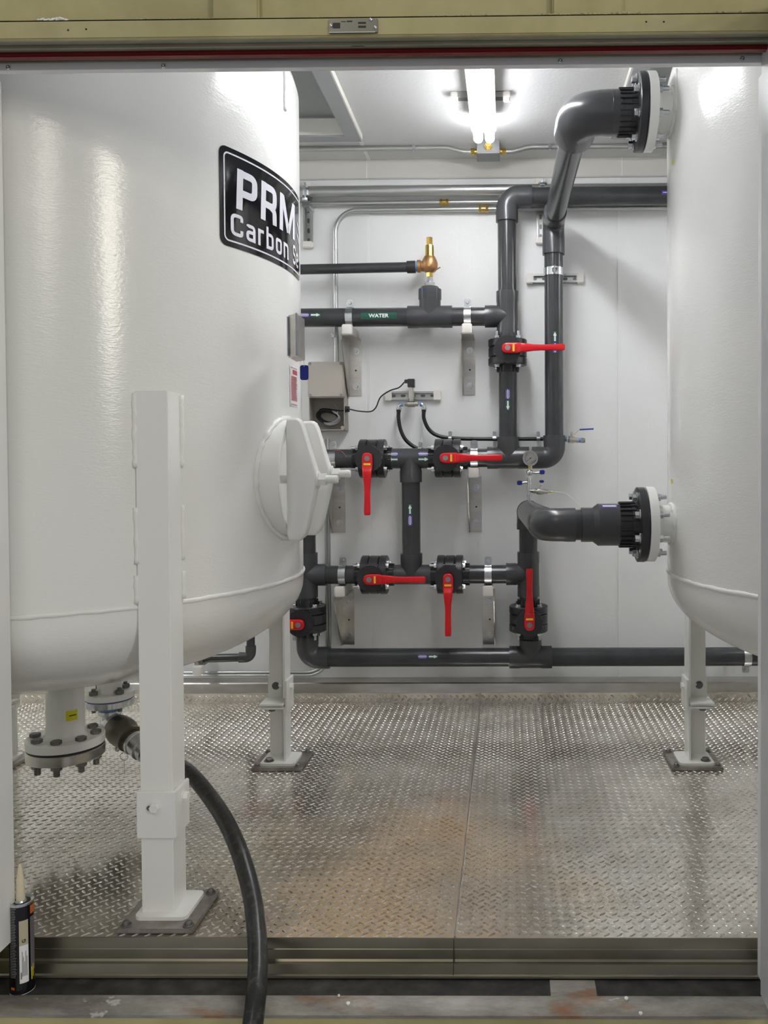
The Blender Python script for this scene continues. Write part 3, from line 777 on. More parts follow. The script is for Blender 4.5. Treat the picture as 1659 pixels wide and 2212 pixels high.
# ------------------------------------------------------------------ flanges on the right tank
def bolted_flange(xc, zc_, r, parent_tank, nr):
    """nozzle and white flange belong to the tank; the black one ends the pipe"""
    x0 = T2X - .733
    m = MB(); m.cyl((xc + .018, TY, zc_), (x0 + .06, TY, zc_), nr, 48); nz_ = m.build('nozzle', white_paint, parent_tank)
    pts = [];
    for k in range(61):
        a = 2 * math.pi * k / 60; y = TY + (nr + .002) * math.cos(a); z = zc_ + (nr + .002) * math.sin(a)
        pts.append(V((T2X - math.sqrt(.733 ** 2 - (y - TY) ** 2) - .002 + random.uniform(-.002, .002), y, z)))
    m = MB(); m.tube(pts, [random.uniform(.005, .010) for _ in pts], 8, caps=False); m.build('weld_bead', white_paint, nz_, sharp=180)
    m = MB(); m.lathe((xc + .003, TY, zc_), (1, 0, 0), [(0, r - .001), (.001, r), (.026, r), (.028, r - .002), (.028, nr + .004), (.045, nr + .001)], 72)
    m.build('flange', white_paint, parent_tank)
for zc_, nr_ in ((at(1385, 243, TY).z, .0655), (at(1385, 1132, TY).z, .0585)):
    bolted_flange(.432, zc_, .118, tank2, nr_)
def pipe_flange(t, xc, zc_, r, rs, mats):
    m = MB(); m.lathe((xc - .045, TY, zc_), (1, 0, 0), [(0, rs), (.001, rs + .002), (.020, rs + .004), (.020, r - .006), (.0225, r), (.042, r), (.044, r - .002), (.046, r - .006), (.0475, r - .006)], 72)
    fl_ = m.build('flange', valve_black, t)
    m = MB()
    for k in range(24):
        a = 2 * math.pi * k / 24
        m.box((xc - .055, TY + (rs + .003) * math.cos(a), zc_ + (rs + .003) * math.sin(a)), (.05, .006, .005), Matrix.Rotation(a, 3, 'X'), .001)
    m.cyl((xc - .082, TY, zc_), (xc - .028, TY, zc_), rs, 48)
    m.build('ribbed_hub', valve_black, t)
    for k in range(8):
        a = 2 * math.pi * (k + .5) / 8; q = V((0, math.cos(a), math.sin(a))) * (r - .024); o = V((xc, TY, zc_)) + q
        m = MB(); m.cyl(o + V((-.026, 0, 0)), o + V((-.029, 0, 0)), .0165, 24); m.hexa(o + V((-.029, 0, 0)), o + V((-.042, 0, 0)), .0115)
        m.cyl(o + V((-.026, 0, 0)), o + V((.052, 0, 0)), .0075, 12); m.hexa(o + V((.031, 0, 0)), o + V((.044, 0, 0)), .0125)
        m.cyl(o + V((.044, 0, 0)), o + V((.064, 0, 0)), .0070, 12, .001)
        m.build('bolt', zinc, t, label='zinc plated bolt with nut')

# ------------------------------------------------------------------ grey PVC pipework
YP = 3.92; RP = .0435; RF = .0520
def X_(px, py=900, Y=YP): return at(px, py, Y).x
def Z_(px, py, Y=YP): return at(px, py, Y).z
def P_(px, py, Y=YP): return at(px, py, Y)
def pipe(t, p0, p1, r=RP, name='pipe', mat=None, label=None):
    m = MB(); m.cyl(p0, p1, r, 40, .0008); return m.build(name, mat or pvc, t, label=label)
def tee(t, c, main, branch, hl=.105, bl=.10, r=RF, name='tee'):
    c, a, b_ = V(c), V(main).normalized(), V(branch).normalized(); m = MB()
    m.lathe(c - a * hl, a, [(0, r - .006), (.0, r), (.045, r), (.055, r - .0015), (2 * hl - .055, r - .0015), (2 * hl - .045, r), (2 * hl, r), (2 * hl, r - .006)], 44)
    m.lathe(c, b_, [(0, r - .0015), (bl - .05, r - .0015), (bl - .045, r), (bl, r), (bl, r - .006)], 44)
    return m.build(name, pvc_fit, t)
def elbow(t, c, d1, d2, r=RF, rad=.062, sock=.055, name='elbow'):
    c, d1, d2 = V(c), V(d1).normalized(), V(d2).normalized()
    A = arc(c, d1, d2, rad, 16); pts = [A[0] + d1 * sock] + [A[0] + d1 * .012, A[0]] + A[1:] + [A[-1] + d2 * .012, A[-1] + d2 * sock]
    m = MB(); m.tube(pts, [r, r] + [r - .001] * (len(pts) - 4) + [r, r], 40)
    return m.build(name, pvc_fit, t)
def patch(m, c, axis, up, r, s0, s1, h, lift, k=6):
    """rectangle bent round a pipe facing -y: s along the axis, h half height"""
    axis, up = V(axis), V(up); out = V((0, -1, 0)); vs_, fs_ = [], []
    for i in range(k + 1):
        a = -h / r + 2 * h / r * i / k
        for s_ in (s0, s1): vs_.append(V(c) + axis * s_ + (out * math.cos(a) + up * math.sin(a)) * (r + lift))
    for i in range(k): fs_.append((2 * i, 2 * i + 1, 2 * i + 3, 2 * i + 2))
    m.add(vs_, fs_)
def arrow_label(parent, c, d, r=RP, up=0.0, s=1.0, gap=0.0, stacked=0):
    """purple striped and green arrow sticker on the pipe centred at c pointing along d"""
    d = V(d); upv = V((0, 0, 1)) if abs(d.x) > .5 else V((1, 0, 0)); out = V((0, -1, 0))
    def rot_c(k): return c
    h = .0095 * s; Lg = .025 * s
    a_off = up
    def mp(m, s0, s1, h0, h1, lift):
        vs_, fs_ = [], []; k = 4
        for i in range(k + 1):
            hh = h0 + (h1 - h0) * i / k; a = hh / r + a_off
            for s_ in (s0, s1): vs_.append(V(c) + d * s_ + (out * math.cos(a) + upv * math.sin(a)) * (r + lift))
        for i in range(k): fs_.append((2 * i, 2 * i + 1, 2 * i + 3, 2 * i + 2))
        m.add(vs_, fs_)
    def tri(m, s0, s1, hw, lift):
        vs_ = []
        for (s_, hh) in ((s0, -hw), (s0, 0), (s0, hw), (s1, 0)):
            a = hh / r + a_off; vs_.append(V(c) + d * s_ + (out * math.cos(a) + upv * math.sin(a)) * (r + lift))
        m.add(vs_, [(0, 1, 3), (1, 2, 3)])
    if stacked:
        g0, g1, q0, q1 = -Lg, Lg, -Lg, Lg; gh = (-h, h); qh = (h * 1.6, h * 3.6)
    else:
        g0, g1 = .002 * s, 2 * Lg; q0, q1 = -2 * Lg, -.002 * s; gh = (-h, h); qh = (-h, h)
    m = MB(); mp(m, g0, g1, gh[0], gh[1], .0008); g = m.build('arrow_sticker', sign_green, parent)
    m = MB(); mp(m, g0 + .003 * s, g1 - .018 * s, gh[0] * .35, gh[1] * .35, .0014); tri(m, g1 - .020 * s, g1 - .002 * s, h * .85, .0014); m.build('arrow', sign_white, g)
    m = MB(); mp(m, q0, q1, qh[0], qh[1], .0008); q = m.build('stripe_sticker', sign_purple, parent)
    qm = (qh[0] + qh[1]) / 2; qq = (qh[1] - qh[0]) / 2
    m = MB(); mp(m, q0 + .003, q1 - .003, qm - qq * .2, qm + qq * .2, .0014)
    for sg in (-1, 1): mp(m, q0 + .007, q1 - .007, qm + sg * qq * .66 - qq * .07, qm + sg * qq * .66 + qq * .07, .0014)
    m.build('stripe', sign_white, q)
Xv, Zv, Yv = V((1, 0, 0)), V((0, 0, 1)), V((0, 1, 0))

# 1. water header with tee, up to the vertical riser with its elbow and the pipe off to the right
xB = X_(1096.5, 760); zA = Z_(860, 685)
c_el = V((xB, YP, Z_(1096, 425))); c_t = V((xB, YP, zA))
t = thing('water_header_pipe', (X_(650, 685), YP, zA), 'dark grey upper pipe marked WATER with a saddle tee, running right into the first riser', 'pipe')
pipe(t, (X_(560, 685), YP, zA), (X_(1060, 685), YP, zA))
xs = X_(929, 685)
tee(t, (xs, YP, zA), Xv, Zv, hl=.104, bl=.128)
m = MB(); zt = zA + .104
for k in range(20):
    a = 2 * math.pi * k / 20; m.box((xs + .0515 * math.cos(a), YP + .0515 * math.sin(a), zt), (.004, .006, .05), Matrix.Rotation(a, 3, 'Z'), .001)
m.lathe((xs, YP, zt), Zv, [(.02, .051), (.027, .046), (.036, .040), (.040, .018)], 32)
m.build('threaded_hub', pvc_fit, t)
tp = bpy.data.objects[[o.name for o in t.children if o.name.startswith('pipe')][0]]
arrow_label(tp, V((X_(674, 682), YP, zA)), Xv, up=.12)
m = MB(); patch(m, (X_(821, 680), YP, zA), Xv, Zv, RP, -.083, .083, .0145, .0008)
# slide patch up a little: lettering band
band = m.build('word_sticker', sign_green, tp)
v_, f_ = fit_text('WATER', -.047, .047, -.0085, .0085, .03, 1.0)
m = MB(); m.add([V((X_(821, 680) + x, YP - (RP + .0016) * math.cos(z / RP), zA + (RP + .0016) * math.sin(z / RP))) for x, z in v_], f_); m.build('lettering', sign_white, band)
t = thing('riser_pipe', (xB, YP, zA), 'dark grey vertical riser above the top valve, turning right at an upper elbow', 'pipe')
tee(t, c_t, Zv, -Xv, hl=.115, bl=.105)
pipe(t, (xB, YP, zA + .08), (xB, YP, c_el.z - .10))
elbow(t, c_el, -Zv, Xv)
rp_ = pipe(t, (xB + .10, YP, c_el.z), (1.95, YP, c_el.z))
q = V((X_(1436, 428), YP, c_el.z))
m = MB(); patch(m, q, Xv, Zv, RP, -.022, .05, .0095, .0008); sk = m.build('stripe_sticker', sign_purple, rp_)
m = MB(); patch(m, q, Xv, Zv, RP, -.017, .045, .0018, .0014); m.build('stripe', sign_white, sk)

# 2. riser between the top valve and the middle manifold, elbow and second riser
zM = Z_(1100, 989); zV1 = Z_(1098, 762)
t = thing('middle_manifold_pipe', (xB, YP, zM), 'dark grey U of pipe under the top valve, linking both risers behind the gauge', 'pipe')
q_ = pipe(t, (xB + .001, YP, zV1 - .085), (xB, YP, zM + .09)); arrow_label(q_, V((xB, YP, Z_(1099, 865))), -Zv, up=0)
tee(t, (xB, YP, zM), Xv, Zv, hl=.098, bl=.098)
xC = X_(1196.5, 760)
elbow(t, (xC, YP, zM), -Xv, Zv, rad=.052, sock=.052)
pipe(t, (X_(1000, 989), YP, zM), (xB - .08, YP, zM))
q_ = pipe(t, (xC, YP, zM + .09), (xC, YP, Z_(1196, 520))); arrow_label(q_, V((xC, YP, Z_(1199, 742))), Zv, up=.06)
# 3. big pipe from the second riser out to the upper flange of the right tank
zD = at(1385, 243, TY).z
t = thing('upper_tank_pipe', (xC, YP, zD), 'big glossy dark pipe coming forward from the second riser to the upper tank flange', 'pipe')
c2 = V((xC, YP, zD + .012))
RB = .0445
pF = V((X_(1250, 245, TY), TY, zD)); zW = Z_(1196, 478)
c2.z = zW
elbow(t, c2, -Zv, -Yv, r=.052, rad=.060, sock=.095)
pipe(t, c2 + V((0, -.07, 0)), V((pF.x, TY + .09, zD)) , RB)
elbow(t, (pF.x, TY, zD), Yv, Xv, r=.068, rad=.075, sock=.085)
pipe(t, (pF.x + .10, TY, zD), (.36, TY, zD), .0685, mat=pvc_fit, name='coupling')
pipe_flange(t, .432, zD, .118, .067, None)
# 4. lower tank pipe
zE = at(1385, 1133, TY).z; xE = X_(1141, 1150); 
t = thing('lower_tank_pipe', (xE, YP, zE), 'big dark pipe coming forward from the wall to the lower tank flange, with a reducer', 'pipe')
pEx = X_(1176, 1137, TY)
zE3 = Z_(1141, 1104)
m = MB(); elbow(t, (xE, YP, zE3), -Zv, -Yv, r=.0545, rad=.05, sock=.035)
pipe(t, (xE, YP - .07, zE3), (pEx, TY + .08, zE), .0525)
elbow(t, (pEx, TY, zE), Yv, Xv, r=.0535, rad=.055, sock=.042)
for (a, b_, r) in ((1233, 1246, .0515),): pipe(t, (X_(1225, 1137, TY), TY, zE), (X_(1262, 1137, TY), TY, zE), .0485)
m = MB(); x0 = X_(1254, 1137, TY); x1 = X_(1280, 1137, TY); x2 = X_(1291, 1137, TY); x3 = .36
m.lathe((x0, TY, zE), Xv, [(0, .048), (.002, .0545), (x1 - x0, .0545), (x2 - x0, .0665), (x3 - x0 - .012, .0665), (x3 - x0, .066)], 48); rd = m.build('reducer', pvc_fit, t)
m = MB();
pa = V((X_(1314, 1090, TY), TY, zE))
def top_patch(a0, a1, hw, lift, mat, nm, par):
    vs_ = []
    for i in range(5):
        a = R(a0 + (a1 - a0) * i / 4)
        for s_ in (-hw, hw): vs_.append(V((pa.x + s_, TY - math.sin(a) * (.0665 + lift), zE + math.cos(a) * (.0665 + lift))))
    m = MB(); m.add(vs_, [(2 * i, 2 * i + 1, 2 * i + 3, 2 * i + 2) for i in range(4)]); return m.build(nm, mat, par)
sk = top_patch(18, 35, .024, .0008, sign_purple, 'stripe_sticker', rd); top_patch(23, 30, .021, .0014, sign_white, 'stripe', sk)
pipe_flange(t, .432, zE, .118, .067, None)
# vertical under that elbow, tee, down to valve 7
zL = Z_(900, 1241)
pipe(t, (xE, YP, zE3 - .07), (xE, YP, zL + .08))
tee(t, (xE, YP, zL), Zv, -Xv, hl=.105, bl=.105)
pipe(t, (xE, YP, zL - .08), (xE, YP, Z_(1142, 1306)), RP)
zV7 = Z_(1143, 1335)
pipe(t, (X_(1003, 1241), YP, zL), (xE - .08, YP, zL))

# 5. centre tee pipes between the valves
xT = X_(888, 1100)
t = thing('centre_riser_pipe', (xT, YP, zL), 'dark grey H shaped centre pipe joining the upper and lower rows of red levered valves', 'pipe')
q_ = pipe(t, (X_(832, 990), YP, zM), (X_(945, 990), YP, zM), .0475, mat=pvc_fit, name='tee_run')
m = MB(); m.lathe((xT, YP, zM), -Zv, [(0, .05), (.055, .05), (.06, .052), (.112, .052), (.112, .046)], 44); m.build('tee', pvc_fit, t)
arrow_label(q_, V((X_(851, 986), YP, zM)), -Xv, r=.0475, up=-.10, s=1.05, stacked=1)
arrow_label(q_, V((X_(917, 986), YP, zM)), Xv, r=.0475, up=-.10, s=1.05, stacked=1)
q_ = pipe(t, (xT, YP, zM - .10), (xT, YP, zL + .09)); arrow_label(q_, V((xT, YP, Z_(887, 1111))), Zv, up=0)
m = MB(); m.lathe((xT, YP, zL), Zv, [(0, .050), (.05, .050), (.055, .052), (.100, .052), (.100, .046)], 44); m.build('tee', pvc_fit, t)
pipe(t, (X_(838, 1241), YP, zL), (X_(944, 1241), YP, zL), .0465, mat=pvc_fit, name='tee_run')
# 6. left ends
t = thing('left_stub_pipe', (X_(740, 990), YP, zM), 'short dark grey pipe left of the upper left valve, disappearing behind the manway', 'pipe')
pipe(t, (X_(600, 990), YP, zM), (X_(782, 990), YP, zM), .0445)
xG = X_(662.5, 1241)
t = thing('left_riser_pipe', (xG, YP, zL), 'dark grey vertical pipe at the left, beside the tank, with a side tee', 'pipe')
pipe(t, (xG, YP, zL + .08), (xG, YP, zM + .05)); tee(t, (xG, YP, zL), Zv, Xv, hl=.105, bl=.095)
pipe(t, (xG + .085, YP, zL), (X_(782, 1241), YP, zL)); pipe(t, (xG, YP, zL - .09), (xG, YP, Z_(667, 1306)))
zV6 = Z_(667, 1335); zBt = Z_(900, 1420)
# 7. bottom run
t = thing('bottom_header_pipe', (xG, YP, zBt), 'long dark grey pipe running along the foot of the back wall', 'pipe')
elbow(t, (xG, YP, zBt), Zv, Xv, rad=.055, sock=.05)
q_ = pipe(t, (xG + .09, YP, zBt), (1.95, YP, zBt)); arrow_label(q_, V((X_(926, 1407), YP, zBt)), Xv, up=.30, s=.95)
xH = X_(1146, 1420); tee(t, (xH, YP, zBt), Xv, Zv, hl=.100, bl=.085, r=.0525)

# small discharge pipe of the relief valve
t = thing('relief_discharge_pipe', (X_(700, 580), YP, Z_(700, 582)), 'thin black pipe running left from the brass relief valve', 'pipe')
pipe(t, P_(560, 584), P_(886, 577), .0235); m = MB(); m.cyl(P_(879, 577), P_(898, 576.5), .029, 36, .002); m.build('collar', valve_black, t)
# small black pipe low behind the left tank
t = thing('small_drain_pipe', P_(480, 1420), 'small black pipe with an elbow low on the wall behind the left tank', 'pipe')
c_ = P_(542, 1420); elbow(t, c_, Zv, -Xv, r=.0245, rad=.025, sock=.03)
pipe(t, c_ + V((0, 0, .05)), c_ + V((0, 0, .32)), .0195); pipe(t, c_ + V((-.05, 0, 0)), P_(380, 1424), .0195)
t = thing('pipe_support_stub', P_(433, 1440), 'short channel stub with white cap under the small black pipe', 'pipe support')
p = P_(433, 1440); m = MB(); m.bb(p.x - .018, p.x + .018, YP - .02, YW, p.z + .005, p.z + .035, .001); m.build('channel', dark_bolt, t)
m = MB(); m.bb(p.x - .023, p.x + .023, YP - .045, YP - .005, p.z - .030, p.z + .012, .004); m.build('end_cap', cap_white, t)
m = MB(); m.bb(p.x - .018, p.x + .003, YP - .03, YP - .015, p.z + .012, p.z + .028, .003); m.build('strap', zinc, t)

# ------------------------------------------------------------------ red levered valves
def make_valve():
    """pipe along local x, stem towards -y, lever along its own local +x"""
    t = thing('lever_valve', (0, 0, 0), 'x', 'valve', 'black valves with red levers')
    m = MB()
    r = .091
    for x0, x1 in ((-.060, -.026), (.026, .060)):
        m2 = MB(); sg = 1 if x0 > 0 else -1
        m2.lathe((x0, 0, 0), Xv, [(0, r - .020), (.0, r - .003), (.003, r), (.031, r), (.034, r - .003), (.034, .05)], 56)
        m2.build('valve_flange', valve_black, t, local=True)
    m.lathe((-.022, 0, 0), Xv, [(0, .06), (0, r - .004), (.003, r - .001), (.041, r - .001), (.044, r - .004), (.044, .06)], 56); m.cyl((-.03, 0, 0), (.03, 0, 0), .068, 40)
    m.cyl((0, -.07, 0), (0, -.125, 0), .045, 36, .002); m.cyl((0, -.125, 0), (0, -.133, 0), .030, 28)
    m.build('body', valve_black, t, local=True)
    for sg in (-1, 1):
        m = MB(); m.cyl((sg * .055, 0, 0), (sg * .092, 0, 0), .049, 40, .001)
        for k in range(20):
            a = 2 * math.pi * k / 20; m.box((sg * .074, .0495 * math.cos(a), .0495 * math.sin(a)), (.034, .006, .005), Matrix.Rotation(a, 3, 'X'), .001)
        m.build('ribbed_collar', valve_black, t, local=True)
    m = MB(); K = 60; poly = []
    for k in range(K):
        a = 2 * math.pi * k / K; rr = .061 + (.0025 if (k % 3 == 0 and -1.3 < a - (2 * math.pi if a > math.pi else 0) < .9) else 0); poly.append((rr * math.cos(a), rr * math.sin(a)))
    m.prism(poly, (0, -.126, 0), (1, 0, 0), (0, 0, 1), .014); m.build('notched_disc', valve_black, t, local=True)
    m = MB(); m.bb(-.008, .008, -.005, .005, r - .003, r + .0006)
    for k in range(4):
        a = math.pi / 4 + k * math.pi / 2; o = V((0, math.cos(a), math.sin(a))) * .070
        m = MB(); m.cyl(o + V((.060, 0, 0)), o + V((.063, 0, 0)), .0155, 20); m.hexa(o + V((.063, 0, 0)), o + V((.073, 0, 0)), .0115)
        m.cyl(o + V((-.095, 0, 0)), o + V((.06, 0, 0)), .0068, 12, .001)
        m.cyl(o + V((-.060, 0, 0)), o + V((-.063, 0, 0)), .0145, 20); m.hexa(o + V((-.063, 0, 0)), o + V((-.074, 0, 0)), .0115)
        m.build('bolt', zinc, t, local=True)
    # lever, loft of soft rectangles
    lv = MB(); secs = [(-.0262, .004, 0, .006), (-.0245, .0115, 0, .009), (-.019, .0185, 0, .0105), (-.010, .0228, 0, .011), (0, .0236, 0, .011), (.030, .0236, 0, .011), (.048, .0232, .001, .011), (.054, .0205, .006, .013), (.062, .0210, .008, .0135), (.085, .0185, .008, .012), (.115, .0150, .008, .0105), (.150, .0132, .009, .0095), (.195, .0138, .011, .0095), (.240, .0148, .012, .0095), (.252, .0142, .012, .009), (.2560, .011, .012, .007)]
    K = 16; vs_ = []
    for (s_, hw, off, ht) in secs:
        for k in range(K):
            a = 2 * math.pi * k / K; ca, sa = math.cos(a), math.sin(a); e = .42
            vs_.append(V((s_, -off + ht * math.copysign(abs(sa) ** e, sa), hw * math.copysign(abs(ca) ** e, ca))))
    n_ = len(secs)
    fs_ = [(i * K + k, i * K + (k + 1) % K, (i + 1) * K + (k + 1) % K, (i + 1) * K + k) for i in range(n_ - 1) for k in range(K)] + [tuple(range(K)), tuple((n_ - 1) * K + k for k in range(K))]
    lv.add(vs_, fs_); lv.cyl((0, .03, 0), (0, 0, 0), .018, 24)
    lo = lv.build('lever', red_pl, t, local=True, sharp=48); lo.location = (0, -.163, 0); lo['label'] = 'red plastic lever'
    m = MB(); m.cyl((0, -.010, 0), (0, -.0122, 0), .0122, 28); m.build('lever_cap', grey_dot, lo, local=True)
    m = MB(); m.bb(.022, .031, -.0122, -.0105, -.016, .016, .0005); st_ = m.build('sticker', yellow, lo, local=True); st_['label'] = 'small yellow sticker'
    return t
V0 = make_valve()
def Rv(o, vert, lever_ang, loc, lab, name=None):
    o.location = loc; o['label'] = lab
    if vert: o.rotation_euler = (0, R(-90 if vert == 1 else 90), 0)
    for c in o.children:
        if c.name.startswith('lever'):
            c.rotation_euler = (0, R(lever_ang), 0)
# lever angles: rotation about local y; 0 = +x, 90 -> -z
specs = [
    (False, 90, (X_(806, 994), YP, zM), 'black valve at the left of the middle row, its red lever hanging down'),
    (False, 0, (X_(968, 992), YP, zM), 'black valve at the right of the middle row, its red lever pointing right'),
    (False, 0, (X_(810, 1241), YP, zL), 'black valve at the left of the bottom row, its red lever pointing right'),
    (False, 90, (X_(973, 1241), YP, zL), 'black valve at the right of the bottom row, its red lever hanging down'),
    (2, -90, (xB, YP, zV1), 'topmost black valve on the first riser, its red lever pointing right'),
    (1, -90, (xG, YP, zV6), 'black valve beside the left tank, its red lever cut off by the tank leg'),
    (1, 0, (xE, YP, zV7), 'black valve low under the gauge pipe, its red lever pointing up'),
]
for i, (vt, la, loc, lab) in enumerate(specs):
    o = V0 if i == 0 else copy_tree(V0)
    Rv(o, vt, la, loc, lab)

# ------------------------------------------------------------------ wall brackets with straps
def bracket(px, ztop_px, pz_pipe, side, lab, hgt=.27, rp=RP, strap=True, flip=False):
    """px: pixel column of the plate on the wall; side: -1 web at the left"""
    x = X_(px, ztop_px, YW); t = thing('wall_bracket', (x, YW, 0), lab, 'bracket', 'pipe brackets on the back wall')
    t.location.z = pz_pipe - rp - .05 - hgt
    zt_ = pz_pipe - rp - .044
    m = MB()
    w_ = .030
    m.bb(x - w_, x + w_, YW - .006, YW - .0005, zt_ - hgt, zt_ - .002, .001)
    m.bb(x - w_, x + w_, YW - .200, YW - .0005, zt_ - .007, zt_, .001)
    # triangular web on one side
    xw = x + side * w_ - (.004 if side > 0 else 0)
    m.prism([(YW - .001, zt_ - hgt), (YW - .001, zt_), (YW - .200, zt_), (YW - .200, zt_ - .028), (YW - .035, zt_ - hgt)], (xw, 0, 0), (0, 1, 0), (0, 0, 1), .004)
    m.build('bracket_frame', stainless, t)
    for dz in (.055, hgt - .045):
        m = MB(); q = V((x + .004, YW - .006, zt_ - dz)); m.cyl(q, q - Yv * .0025, .0165, 24); m.hexa(q - Yv * .0025, q - Yv * .009, .0105); m.build('bolt', zinc, t)
    m = MB(); q = V((x + .004, YW - .006, zt_ - hgt * .55)); m.cyl(q, q - Yv * .0012, .0045, 14); m.build('hole', ink, t)
    m = MB(); m.bb(x - .0205, x + .0205, YW - .205, YW - .01, zt_, zt_ + .040, .001); m.build('channel', stainless, t)
    m = MB(); cx_, cz_ = x, zt_ + .019; y0 = YW - .212; h_ = .0235
    m.bb(cx_ - h_, cx_ + h_, y0, y0 + .032, cz_ - h_, cz_ + h_, .004)
    m.add([V((cx_ - h_ + .004, y0, cz_ - h_ + .004)), V((cx_ + h_ - .004, y0, cz_ - h_ + .004)), V((cx_ + h_ - .004, y0, cz_ + h_ - .004)), V((cx_ - h_ + .004, y0, cz_ + h_ - .004)), V((cx_, y0 - .008, cz_))], [(0, 1, 4), (1, 2, 4), (2, 3, 4), (3, 0, 4)])
    m.build('end_cap', cap_white, t, label='white plastic end cap')
    if strap:
        m = MB(); vs_ = []; K = 26; rr = rp + .0015
        prof = [(rr * math.cos(R(-100 - 180 * 0 + a)), rr * math.sin(R(a - 100))) for a in [260 * i / K for i in range(K + 1)]]
        pts = []
        for i in range(K + 1):
            a = R(250 - 300 * i / K + 10)   # round the pipe from below over the front to the top
            pts.append((-math.cos(a) * rr, math.sin(a) * rr))
        pts = [(rr * math.cos(R(a)), rr * math.sin(R(a))) for a in [-85 - 230 * i / K for i in range(K + 1)]]
        vs_ = []
        for (py_, pz_) in pts:
            for dx in (-.0165, .0165):
                for th in (0, .0022):
                    k = (rr + th) / rr; vs_.append(V((x + dx, YP + py_ * k, pz_pipe + pz_ * k)))
        fs_ = []
        for i in range(K):
            a = i * 4; fs_ += [(a, a + 4, a + 6, a + 2), (a + 1, a + 3, a + 7, a + 5), (a, a + 1, a + 5, a + 4), (a + 2, a + 6, a + 7, a + 3)]
        fs_ += [(0, 2, 3, 1), (4 * K, 4 * K + 1, 4 * K + 3, 4 * K + 2)]
        m.add(vs_, fs_)
        m.prism(rounded(x - .0165, x + .0165, pz_pipe + rp - .006, pz_pipe + rp + .040, .010, 4), (0, YP + .002, 0), (1, 0, 0), (0, 0, 1), .0025)
        sp = m.build('pipe_strap', zinc, t, label='shiny zinc strap')
        q = V((x, YP - .001, pz_pipe + rp + .024)); m = MB(); m.hexa(q, q - Yv * .006, .0085); m.build('screw', zinc, sp)
    return t
bracket(767, 735, zA, -1, 'steel bracket with white cap under the upper pipe, nearest the grey wall box')
bracket(1013, 735, zA, -1, 'steel bracket with white cap under the upper pipe, left of the topmost valve')
bracket(1027, 1040, zM, -1, 'steel bracket with white cap under the middle row, behind the right red lever')
bracket(732, 1040, zM, -1, 'steel bracket under the middle row, half hidden by the manway bolts')
bracket(752, 1280, zL, -1, 'steel bracket with white cap under the bottom row, near the left tank')
bracket(1056, 1280, zL, 1, 'steel bracket with white cap under the bottom row, left of the lowest valve')

def ustrap(px, py, pzc, x=None, lab=''):
    x = X_(px, py, YP); t = thing('pipe_clamp', (x, YW, pzc), lab, 'clamp'); m = MB(); K = 20; rr = RP + .002; vs_ = []
    for i in range(K + 1):
        a = R(90 + 180 * i / K); 
        for dx in (-.017, .017):
            for th in (0, .002): vs_.append(V((x + dx, YP + (rr + th) * math.cos(a), pzc + (rr + th) * math.sin(a))))
    fs_ = []
    for i in range(K):
        a = i * 4; fs_ += [(a, a + 4, a + 6, a + 2), (a + 1, a + 3, a + 7, a + 5), (a, a + 1, a + 5, a + 4), (a + 2, a + 6, a + 7, a + 3)]
    m.add(vs_, fs_)
    m.prism(rounded(x - .017, x + .017, pzc - rp_z - .034, pzc - rp_z + .004, .009, 4), (0, YP + .004, 0), (1, 0, 0), (0, 0, 1), .003)
    m.bb(x - .02, x + .02, YP, YW, pzc + RP, pzc + RP + .004); m.bb(x - .012, x + .012, YP, YW, pzc - RP - .006, pzc - RP - .002)
    m.build('strap', zinc, t); m = MB(); q = V((x, YP + .001, pzc - RP - .020)); m.hexa(q, q - Yv * .006, .008); m.build('screw', zinc, t)
rp_z = RP
ustrap(1611, 1420, zBt, lab='zinc clamp holding the bottom pipe at its right end, beside the door')

